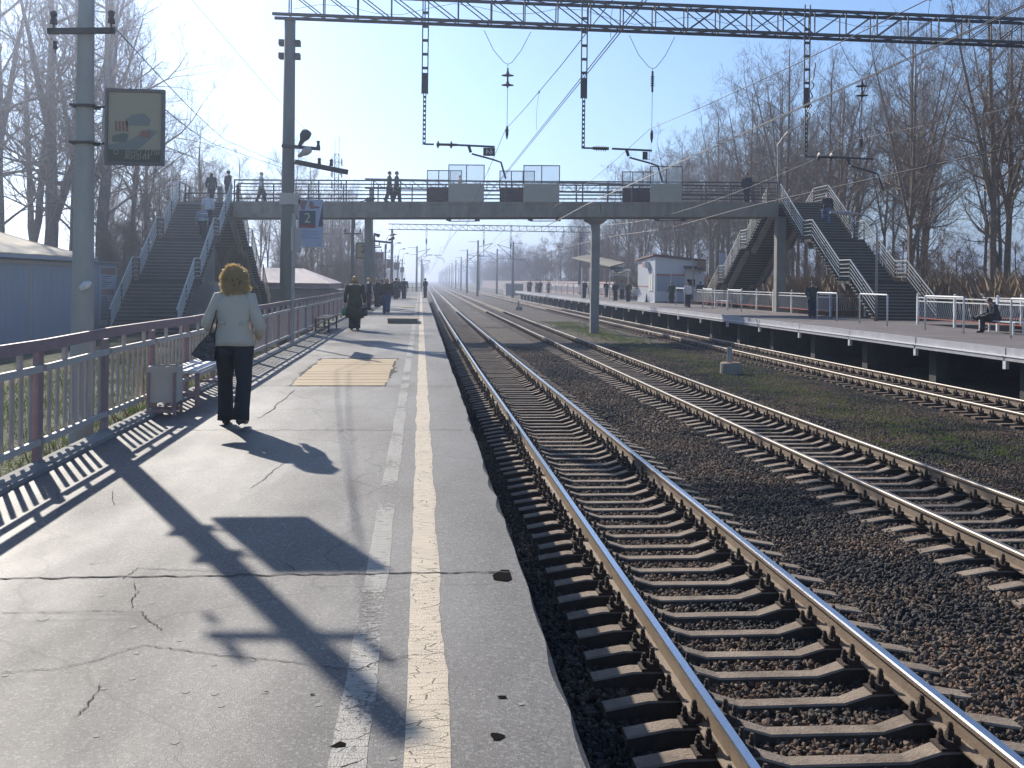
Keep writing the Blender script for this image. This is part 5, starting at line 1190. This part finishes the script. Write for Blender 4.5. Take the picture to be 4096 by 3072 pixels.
def person(label, x, y, z, yaw, H=1.72, pose='stand', top=None, legs=None, hair=None, hairlen=0, coat=0, skirt=None, female=False, bag=None, arms=None, detail=False, group=None, stride=.0, hat=None, hood=False, curls=False, collar=None, width=1.1, shw=None):
    t = T('person', label, 'person', (x, y, z), group); S = H/1.72
    W_ = width; sh = shw or (.185 if female else .205)*W_; hp = .095; sx_ = 1.28 if detail else 1.0
    Mz = Matrix.Rotation(yaw, 4, 'Z') @ Matrix.Scale(S, 4)
    hipz = .93; sit = pose == 'sit'
    if sit: hipz = .50
    hip = V((0, 0, hipz)); kn, an, toe = {}, {}, {}
    st = stride
    for s in (-1, 1):
        f = st*(1 if s < 0 else -1)
        if sit:
            if s > 0: kn[s] = V((.10, .44, .50)); an[s] = V((.09, .46, .08)); toe[s] = V((.09, .62, .03))
            else: kn[s] = V((-.02, .46, .62)); an[s] = V((.20, .62, .52)); toe[s] = V((.26, .72, .56))
        else:
            kn[s] = V((s*.095*sx_, f*.5+abs(f)*.12+.02, .50)); an[s] = V((s*.09*sx_, f*.95 if f > 0 else f*1.05, .085+(.09*abs(st)*3 if f < 0 else 0))); toe[s] = an[s]+V((s*.02, .16, -.055 if f >= 0 else -.065))
            if pose == 'climb' and s < 0: kn[s] = V((-.1, .26, .72)); an[s] = V((-.1, .22, .34)); toe[s] = V((-.1, .38, .29))
    ch = V((0, .0, hipz+.46)); nk = V((0, .0, hipz+.555)); hd = V((0, .02, hipz+.66))
    if sit: ch = V((0, .14, hipz+.42)); nk = V((0, .20, hipz+.50)); hd = V((0, .27, hipz+.58))
    vs = [hip, hip+V((0, 0, .14))+(V((0, .04, 0)) if sit else V()), ch, nk, hd, hd+V((0, .005, .10)), hd+V((0, .105, -.005))]
    rs = [(.155*W_, .11), (.135*W_, .10), (.155*W_, .11), .055, .085, .075, .018]; es = [(0, 1), (1, 2), (2, 3), (3, 4), (4, 5), (4, 6)]
    A = arms or {}; arm = {}
    for s in (-1, 1):
        i = len(vs); sp = ch+V((s*sh, 0, .035)); el, wr = A.get(s, (V((s*(sh+.06), -.03, -.27)), V((s*(sh+.07), .06, -.50))))
        el = V(el)+ch if True else el; wr = V(wr)+ch; arm[s] = (sp, el, wr); d = (wr-el).normalized(); h_ = wr+d*.07
        vs += [sp, el, wr, h_]; rs += [.056, .042, .028, .030]; es += [(2, i), (i, i+1), (i+1, i+2), (i+2, i+3)]
        sd = d.cross(V((0, 1, 0)) if abs(d.y) < .8 else V((1, 0, 0))).normalized(); cu = d.cross(sd).normalized()
        for f in range(4):
            j = len(vs); L_ = (.058, .066, .062, .05)[f]; b = h_+cu*((f-1.5)*.019)+d*.012
            vs += [b, b+d*L_*.6, b+d*L_+sd*(-s)*.02]; rs += [.0085, .0078, .0065]; es += [(i+3, j), (j, j+1), (j+1, j+2)]
        j = len(vs); vs += [wr+d*.035+cu*(-.03), wr+d*.075+cu*(-.05)]; rs += [.010, .008]; es += [(i+2, j), (j, j+1)]
        k = len(vs); vs += [hip+V((s*hp, 0, -.06)), kn[s], an[s], toe[s]]; rs += [.09, .058, .042, .034]; es += [(0, k), (k, k+1), (k+1, k+2), (k+2, k+3)]
    skin_obj('body', vs, es, rs, M_skin, t, Mz, 1)
    def put(nm, mb, m, sm=True):
        mb.v = [tuple(Mz@V(p)) for p in mb.v]; me = bpy.data.meshes.new(nm); me.from_pydata(mb.v, [], mb.f); me.materials.append(m) if not isinstance(m, list) else [me.materials.append(q) for q in m]
        if isinstance(m, list): me.polygons.foreach_set('material_index', mb.m)
        if sm: me.polygons.foreach_set('use_smooth', [True]*len(me.polygons))
        o = bpy.data.objects.new(nm, me); COL.objects.link(o); o.parent = t; return o
    nn = 20 if detail else 12
    # trousers or legs
    mb = MB()
    for s in (-1, 1):
        a, b, c = hip+V((s*.085, 0, -.04)), kn[s], an[s]-V((0, 0, .03)); fl = 1.0 if detail else .92
        pts = [a, a.lerp(b, .35), a.lerp(b, .7), b, b.lerp(c, .35), b.lerp(c, .7), c]; rr_ = [.122, .114, .100, .088, .086*fl, .084*fl, .088*fl]
        mb.tube(pts, [r*W_*((1, .88, .84, .84, .86, .90, .95)[q] if detail else 1) for q, r in enumerate(rr_)], nn)
    if not sit: mb.loft([(hip+V((0, 0, -.10)), .165*W_, .125), (hip+V((0, .0, .0)), .180*W_, .135), (hip+V((0, 0, .12)), .150*W_, .11)], nn)
    else: mb.ell(hip, (.19, .17, .15), 12)
    put('trousers', mb, legs or M_black)
    mb = MB()
    for s in (-1, 1):
        a, tt = an[s], toe[s]; d = (tt-a); d.z = 0; d.normalize(); heel = a-d*.05+V((0, 0, -.055))
        mb.tube([heel+V((0, 0, .012)), a+d*.06+V((0, 0, -.04)), tt-d*.01, tt+d*.05], [.038, .044, .043, .02], 8)
        if female and detail: mb.tube([heel+V((0, 0, .01)), heel+V((0, 0, -.03))], [.02, .009], 6)
    put('shoes', mb, M_leather)
    # jacket
    hem = coat; c0 = hip+V((0, 0, .02-hem)); tw_ = .01
    lean = V((0, .10, 0)) if sit else V()
    mb = MB(); wx = 1.12 if hem > .3 else 1.0
    wa = .150 if female else .165
    rg = [(c0, .205*W_*wx, .150*wx), (hip+V((0, .0, .06-hem*.4)), .195*W_, .145), (hip+V((0, 0, .20))+lean*.4, wa*W_, .125), (hip+V((0, 0, .34))+lean*.8, .178*W_, .130), (ch+V((0, 0, -.03)), .200*W_, .130), (ch+V((0, -.005, .02)), sh+.018, .118), (ch+V((0, -.005, .055)), sh*.86, .100), (ch+V((0, -.004, .082)), sh*.60, .084), (nk+V((0, 0, .0)), .070, .065)]
    if sit: rg = [(hip+V((0, .02, -.06)), .20, .17), (hip+V((0, .03, .1)), .19, .16), (hip+V((0, .07, .26)), .19, .15), (ch+V((0, -.01, -.02)), .20, .13), (ch+V((0, 0, .05)), .17, .11), (nk, .07, .07)]
    mb.loft(rg, nn+4, pw=2.3)
    for s in (-1, 1):
        sp, el, wr = arm[s]; sp = sp+V((-s*.02, 0, .0)); mb.tube([sp+V((-s*.05, 0, .01)), sp+V((s*.012, 0, -.01)), sp.lerp(el, .35), sp.lerp(el, .75), el, el.lerp(wr, .4), wr-(wr-el)*.04], [.06, .084, .078, .069, .066, .060, .052], nn-4)
    if detail:
        # folds pushed into the cloth
        mb.v = [tuple(V(p)+V((1, 1, .3))*.016*noise.noise(V((p[0]*9, p[1]*9, p[2]*7)))) for p in mb.v]
        for q in (-.115, .115): mb.box(hip+V((q, -.128, .215)), (.07, .012, .03))
    put('jacket', mb, top or M_black)
    if collar or detail:
        mb = MB(); mb.loft([(nk+V((0, 0, -.045)), .098, .092), (nk+V((0, -.01, .0)), .088, .086), (nk+V((0, -.012, .03)), .080, .08), (nk+V((0, -.012, .018)), .070, .07)], 18, cap=False); put('collar', mb, collar or top)
    # head dressing
    hc = hd+V((0, -.008, .035))
    if hat: mb = MB(); mb.ell(hc+V((0, 0, .03)), (.098, .112, .105), 12); put('hat', mb, hat)
    elif hair is not None:
        mb = MB()
        if curls:
            mb.k = 1; mb.ell(hc+V((0, -.015, .008)), (.100, .110, .104), 20, nz=.16, seed=3); mb.loft([(hc+V((0, -.03, -.15)), .085, .06), (hc+V((0, -.03, -.08)), .118, .085), (hc+V((0, -.02, .02)), .104, .094)], 16); mb.k = 0
            q = random.Random(4)
            for _ in range(2600):
                a, b = q.uniform(0, 6.283), q.uniform(-.95, 1)
                r = math.sqrt(1-b*b); out = V((math.cos(a)*r, math.sin(a)*r, b)); base = hc+V((out.x*.105, -.016+out.y*.112, out.z*.112-.005))
                if base.y > hd.y+.055 and base.z < hd.z+.07: continue
                if b < .1: base.z -= q.uniform(0, .10)*min(1, (.1-b)*3); base.x *= 1+.18*min(1, (.1-b)*3); out.z *= .5
                cl_ = noise.noise(base*18)*.05+.012
                L_ = q.uniform(.012, .042)+cl_; u = out.cross(V((q.gauss(0, 1), q.gauss(0, 1), q.gauss(0, 1)))).normalized(); w2 = out.cross(u); cr_ = q.uniform(.008, .02)
                pts = [base+out*L_*i/5+(u*math.cos(i*1.6)+w2*math.sin(i*1.6))*cr_*(.3+i/6) for i in range(6)]
                mb.tube(pts, [.0034]*5+[.0016], 3, False)
        else:
            mb.ell(hc+V((0, -.012, .018)), (.092, .108, .102), 12, nz=.08, seed=len(label))
            if hairlen: mb.loft([(hc+V((0, -.06, -.05-hairlen)), .075, .03), (hc+V((0, -.05, -.10)), .105, .055), (hc+V((0, -.02, .02)), .094, .08)], 12)
        put('hair', mb, [hair, M_haircore] if curls else hair)
    if hood: mb = MB(); mb.ell(nk+V((0, -.07, .0)), (.11, .07, .09), 10); put('hood', mb, top or M_black)
    mb = MB(); [mb.ell(hd+V((s*.031, .082, .022)), (.010, .008, .008), 6) for s in (-1, 1)]; mb.tube([hd+V((-.024, .088, -.045)), hd+V((.024, .088, -.045))], .006, 5); put('face_features', mb, M_haird)
    for bg_ in (bag or []):
        s, kind, m, drop = bg_
        sp, el, wr = arm[s]; hand = wr+(wr-el).normalized()*.08; mb = MB()
        b0 = T('bag', kind, 'bag', Mz@hand+V((x, y, z))); b0.location = tuple(V((x, y, z))+Mz@(hand-V((0, 0, drop+.02)))); cpos = V((0, 0, 0))
        w0 = .17
        mb.loft([((0, 0, -.13), w0*.5, .05), ((0, 0, -.05), w0*.62, .075), ((0, 0, .08), w0*.5, .055), ((0, 0, .13), w0*.4, .02)], 12, pw=3); o = mesh('pouch', MB().add([tuple(V(p)+b0.location) for p in mb.v], mb.f), m, b0, smooth=True)
        h2 = MB(); top_ = (V((x, y, z))+Mz@hand); bl = V(b0.location)+V((0, 0, .12))
        for dx in (-.05, .05): h2.tube([bl+V((dx, 0, 0)), top_+V((dx*.2, 0, -.005))], .006, 4)
        mesh('handle', h2, m, b0)
    return t
PI = math.pi
hangR = (V((.25, -.02, -.27)), V((.24, .04, -.50)))
fr = lambda s: (V((s*.25, -.02, -.26)), V((s*.13, .20, -.26)))
# the walking woman
M_jk = mat('pale_cream_jacket', (.52, .47, .39), .85, c2=(.62, .57, .48), scale=5, bump=.8, bscale=7, trans=.12)
person('woman with curly golden-brown hair in a pale jacket and dark trousers walking away', -2.02, 11.42, .0, -.05, 1.70, stride=.15, top=M_jk, legs=ccol('black_wool', (.02, .022, .026)), hair=M_hairr, curls=True, female=True, coat=.06, detail=True, width=1.12, arms={-1: (V((-.30, -.03, -.27)), V((-.23, .12, -.36))), 1: (V((.295, -.03, -.30)), V((.23, .15, -.40)))}, shw=.168)
t = T('handbag', 'black crumpled leather handbag hanging under the walking woman\'s left arm', 'handbag', (-2.42, 11.42, .86))
c = hy(826, 1385, 11.42); cx_, cz_ = c.x, c.z
mb = MB()
prof = [(-.145, -.085), (-.02, -.15), (.10, -.15), (.115, .02), (.085, .14), (.045, .15), (-.06, .03)]
for s, k_ in ((-.055, 1), (-.02, 1.05), (.03, 1.05), (.06, .96)):
    mb.v += [(cx_+px*k_+.004*noise.noise(V((px*30, s*40, 0))), 11.37+s+.02*noise.noise(V((px*12, pz*14, 2))), cz_+pz*k_) for px, pz in prof]
n = len(prof)
for l in range(3):
    for i in range(n): a = l*n+i; b = l*n+(i+1) % n; mb.f.append((a, b, b+n, a+n)); mb.m.append(0)
mb.f += [tuple(reversed(range(n))), tuple(range(3*n, 4*n))]; mb.m += [0, 0]
o = mesh('pouch', mb, M_leather, t); 
mb = MB(); mb.tube([(cx_+.05, 11.32, cz_+.14), (cx_+.105, 11.29, cz_+.30), (cx_+.125, 11.30, cz_+.40)], .009, 5); mb.tube([(cx_+.09, 11.42, cz_+.13), (cx_+.12, 11.38, cz_+.28), (cx_+.13, 11.35, cz_+.40)], .009, 5); mesh('strap', mb, M_leather, t)
M_olive = ccol('olive', (.05, .05, .03)); M_navy = ccol('navy', (.02, .025, .045)); M_whitec = ccol('white', (.55, .56, .58)); M_green = ccol('dark_green', (.03, .045, .03)); M_brn = ccol('brown', (.06, .04, .03))
M_shade = ccol('charcoal', (.028, .028, .03)); M_pink = ccol('rose', (.3, .14, .13)); M_bluej = ccol('mid_blue', (.09, .13, .22)); M_greyc = ccol('grey', (.22, .23, .25))
M_grbag = mat('green_plastic', (.03, .28, .14), .4, trans=.4); M_whbag = mat('white_plastic', (.7, .72, .75), .5, trans=.3)
w2 = person('woman in a long dark olive coat carrying a green bag and a black bag', -2.08, 32.9, 0, 0, 1.70, stride=.06, top=M_olive, legs=M_shade, hair=M_hairb, hairlen=.02, female=True, coat=.55, width=1.28, bag=[(-1, 'green plastic carrier bag in the left hand of the woman in the olive coat', M_grbag, .20), (1, 'black shopping bag in the right hand of the woman in the olive coat', M_leather, .20)])
person('blond short-haired person in a dark jacket standing by the fence in profile', -2.72, 54.5, 0, -1.2, 1.68, top=M_navy, legs=M_shade, hair=M_hairb, female=True, coat=.15)
person('blond woman in a brown jacket, rose top and blue jeans walking away', -1.62, 49.3, 0, 0, 1.68, stride=.20, top=M_brn, legs=M_denim, hair=M_hairb, hairlen=.16, female=True, coat=.0, collar=M_pink, width=1.2)
person('long-haired woman in black by the fence holding a white carrier bag', -2.55, 60.5, 0, -.8, 1.66, top=M_black, legs=M_black, hair=M_hairb, hairlen=.2, female=True, coat=.2, bag=[(-1, 'white carrier bag held by the woman in black at the fence', M_whbag, .2)])
person('woman behind the one with the white bag at the near fence', -2.4, 64, 0, 2.6, 1.64, top=M_shade, legs=M_black, hair=M_haird, hairlen=.1, female=True, coat=.2)
person('broad man in a dark green jacket and jeans, left of a walking pair', -2.02, 84.7, 0, 0, 1.76, stride=.08, top=M_green, legs=M_navy, hair=M_haird, width=1.15)
person('man in a black jacket and jeans, right of a walking pair', -1.38, 85.9, 0, 0, 1.76, stride=.1, top=M_black, legs=M_navy, hair=M_haird, width=1.15)
person('long-haired woman beyond the walking pair of men', -1.95, 92, 0, .4, 1.70, top=M_shade, legs=M_black, hair=M_hairb, hairlen=.15, female=True)
person('man in a dark jacket and cap waiting at the edge of the near platform', .42, 94.0, 0, .9, 1.76, top=M_black, legs=M_black, hat=M_shade, arms={1: fr(1), -1: fr(-1)})
person('waiting person in green far along the near fence', -2.7, 98, 0, -1.4, 1.68, top=M_green, legs=M_black, hair=M_haird)
# on the footbridge and stairs
def onb(px, t_, **k):
    q = hy(px, 800, 57.8); X = q.x; p = B(X, t_); return person(k.pop('label'), X, p.y, p.z+.0, k.pop('yaw'), **k)
onb(1557, .9, label='left of two men walking abreast across the footbridge, in a khaki jacket', yaw=-PI/2, H=1.76, stride=.2, top=ccol('khaki', (.07, .065, .045)), legs=M_shade, hair=M_haird, width=1.3)
onb(1585, 1.3, label='right of two men walking abreast across the footbridge, in blue-grey', yaw=-PI/2, H=1.80, stride=.2, top=ccol('slate', (.05, .065, .085)), legs=M_shade, hair=M_haird, width=1.3)
onb(1050, 1.2, label='person in a white jacket and dark skirt walking over the left part of the footbridge', yaw=-PI/2, H=1.7, stride=.24, top=M_whitec, legs=M_shade, hair=M_hairb, female=True, coat=.1)
onb(1842, 1.4, label='blond person behind the first safety screen of the footbridge', yaw=-PI/2, H=1.62, top=ccol('sand', (.35, .22, .12)), legs=M_brn, hair=M_hairb, female=True)
onb(3022, .7, label='dark-clad man leaning at the right end of the footbridge with a pale sleeve', yaw=PI*.8, H=1.78, stride=.12, top=M_black, legs=M_black, hair=M_haird)
q = hy(912, 800, 57.4); person('dark man standing at the top landing of the left stairs', q.x, 57.4, zl, -.9, 1.82, top=M_black, legs=M_black, hair=M_haird)
q = hy(845, 800, 57.2); person('long-haired dark woman stepping onto the footbridge at the left landing', q.x, 57.2, zl, .0, 1.66, stride=.1, top=M_black, legs=M_black, hair=M_haird, hairlen=.25, female=True, coat=.2)
def onstair(prof, y):
    for (y0, z0), (y1, z1) in zip(prof, prof[1:]):
        if min(y0, y1) <= y <= max(y0, y1): n = max(1, round(abs(z1-z0)/.158)); i = int((y-y0)/(y1-y0)*n); return z0+(z1-z0)/n*(i+(1 if z1 != z0 else 0))
L1 = [(55.9, zl), (52.6, 3.5), (51.4, 3.5), (48.3, 1.44), (47.2, 1.44), (43.9, -.80)]; L2 = [(59.0, zr), (55.3, 4.12), (54.0, 4.12), (50.3, 1.84), (49.0, 1.84), (46.0, 0)]
for px, yy, lb, kw in ((832, 54.0, 'person in a pale blue-white coat climbing near the top of the left stairs', dict(top=ccol('ice', (.38, .43, .5)), legs=M_navy, hair=M_greyc, female=True, coat=.1, width=1.2)), (808, 51.9, 'person in a striped top climbing the left stairs, lower of the two', dict(top=mat('striped_cloth', (.05, .07, .09), .8, c2=(.5, .55, .6), scale=3, stretch=(.2, .2, 9), amt=4), legs=M_black, hair=M_hairb, female=True, width=1.1))):
    q = hy(px, 860, yy); person(lb, q.x, yy, onstair(L1, yy), 0, 1.66, pose='climb', **kw)
q = hy(3308, 860, 57.0); person('bald man in a black jacket and blue jeans climbing the right stairs', q.x, 57.0, onstair(L2, 57.0), 0, 1.80, pose='climb', top=M_black, legs=M_bluej, width=1.15)
# opposite platform
pocket = {1: (V((.27, -.05, -.24)), V((.20, .08, -.42))), -1: (V((-.27, -.05, -.24)), V((-.20, .08, -.42)))}
person('man in an open dark jacket standing by the iron fence, facing the tracks', 19.35, 49.3, 0, PI*.93, 1.78, top=M_green, legs=M_navy, hair=M_haird, arms=pocket, width=1.15)
person('young man in black sitting cross-legged on the white bench, reading', 20.35, 34.7, 0, PI/2, 1.74, pose='sit', top=M_black, legs=M_black, hair=mat('brown_hair', (.10, .05, .03), .6), hood=True, arms={1: (V((.22, .06, -.24)), V((.10, .32, -.30))), -1: (V((-.22, .06, -.24)), V((-.10, .32, -.30)))})
person('woman in a white jacket and dark skirt standing before the ticket kiosk', 17.8, 67.2, 0, PI, 1.68, top=M_whitec, legs=M_black, hair=M_haird, female=True, coat=.05, arms=pocket, bag=[(-1, 'black handbag of the woman in the white jacket', M_leather, .15)])
person('person in a long dark green coat at the kiosk notice boards', 19.9, 80.2, 0, 0, 1.70, top=M_green, legs=M_black, hair=M_haird, coat=.6, female=True, width=1.15)
person('person in black at the kiosk ticket window', 22.3, 80.4, 0, 0, 1.78, top=M_black, legs=M_navy, hair=M_haird)
person('person in blue leaning to the ticket window behind the woman in white', 21.4, 81.0, 0, .2, 1.70, top=M_bluej, legs=M_black, hair=M_haird)
Pp = [((2337, 1193), .3, 'man in dark clothes standing with folded arms left of the bridge pier', M_black, M_navy, None, 1.78, 0), ((2360, 1192), 1.0, 'person in a long black coat beside him, left of the bridge pier', M_shade, M_black, M_haird, 1.72, .5), ((2425, 1190), PI, 'man in a black T-shirt just right of the bridge pier', M_black, M_navy, M_haird, 1.72, 0),
      ((2461, 1204), 2.6, 'person in a black jacket with pinkish hair and a bag', M_black, M_shade, ccol('rosehair', (.35, .2, .2)), 1.68, .05), ((2488, 1196), 0, 'man in a grey-green jacket seen from behind at the shelter', M_greyc, M_black, M_haird, 1.80, .05), ((2513, 1207), PI*.8, 'blond woman in an olive coat carrying a large bag near the kiosk', M_olive, M_black, M_hairb, 1.68, .15),
      ((2113, 1166), 2.5, 'pale-jacketed person, leftmost of the far group on the opposite platform', M_greyc, M_shade, M_hairb, 1.7, .1), ((2121, 1168), 2.9, 'dark person next to the leftmost of the far group', M_black, M_navy, M_haird, 1.75, 0), ((2144, 1169), 2.0, 'woman with red-brown hair in the middle of the far group', M_greyc, M_shade, M_hairr, 1.66, .1), ((2153, 1171), 2.8, 'blond child-sized figure within the far group', M_olive, M_black, M_hairb, 1.55, .1), ((2161, 1171), 3.0, 'dark green jacketed person at the right of the far group', M_green, M_black, M_haird, 1.74, 0),
      ((2194, 1173), 2.4, 'person in a grey coat standing alone right of the far group', M_greyc, M_navy, M_hairb, 1.7, .25)]
for p, yw, lb, tp, lg, hr, H_, ct in Pp:
    q = hz(*p, 0); person(lb, q.x, q.y, 0, yw, H_, top=tp, legs=lg, hair=hr, coat=ct, arms=pocket, female=ct > .1)
# ---------------------------------------------------------------- air
hb = MB(); hb.bb((-1000, -30, -3.5), (1000, 1900, 60)); hz_ = mesh('haze', hb, mat('haze_air', (1, 1, 1)), loc=(0, 0, 0)); tag(hz_, 'thin bluish spring haze over the line', 'haze', kind='stuff')
m = MATS['haze_air']; m.node_tree.nodes.clear(); pv = N(m.node_tree, 'ShaderNodeVolumePrincipled'); pv.inputs['Color'].default_value = (.66, .76, 1, 1); pv.inputs['Density'].default_value = .0013; pv.inputs['Anisotropy'].default_value = .75
mo = N(m.node_tree, 'ShaderNodeOutputMaterial'); m.node_tree.links.new(pv.outputs[0], mo.inputs['Volume'])
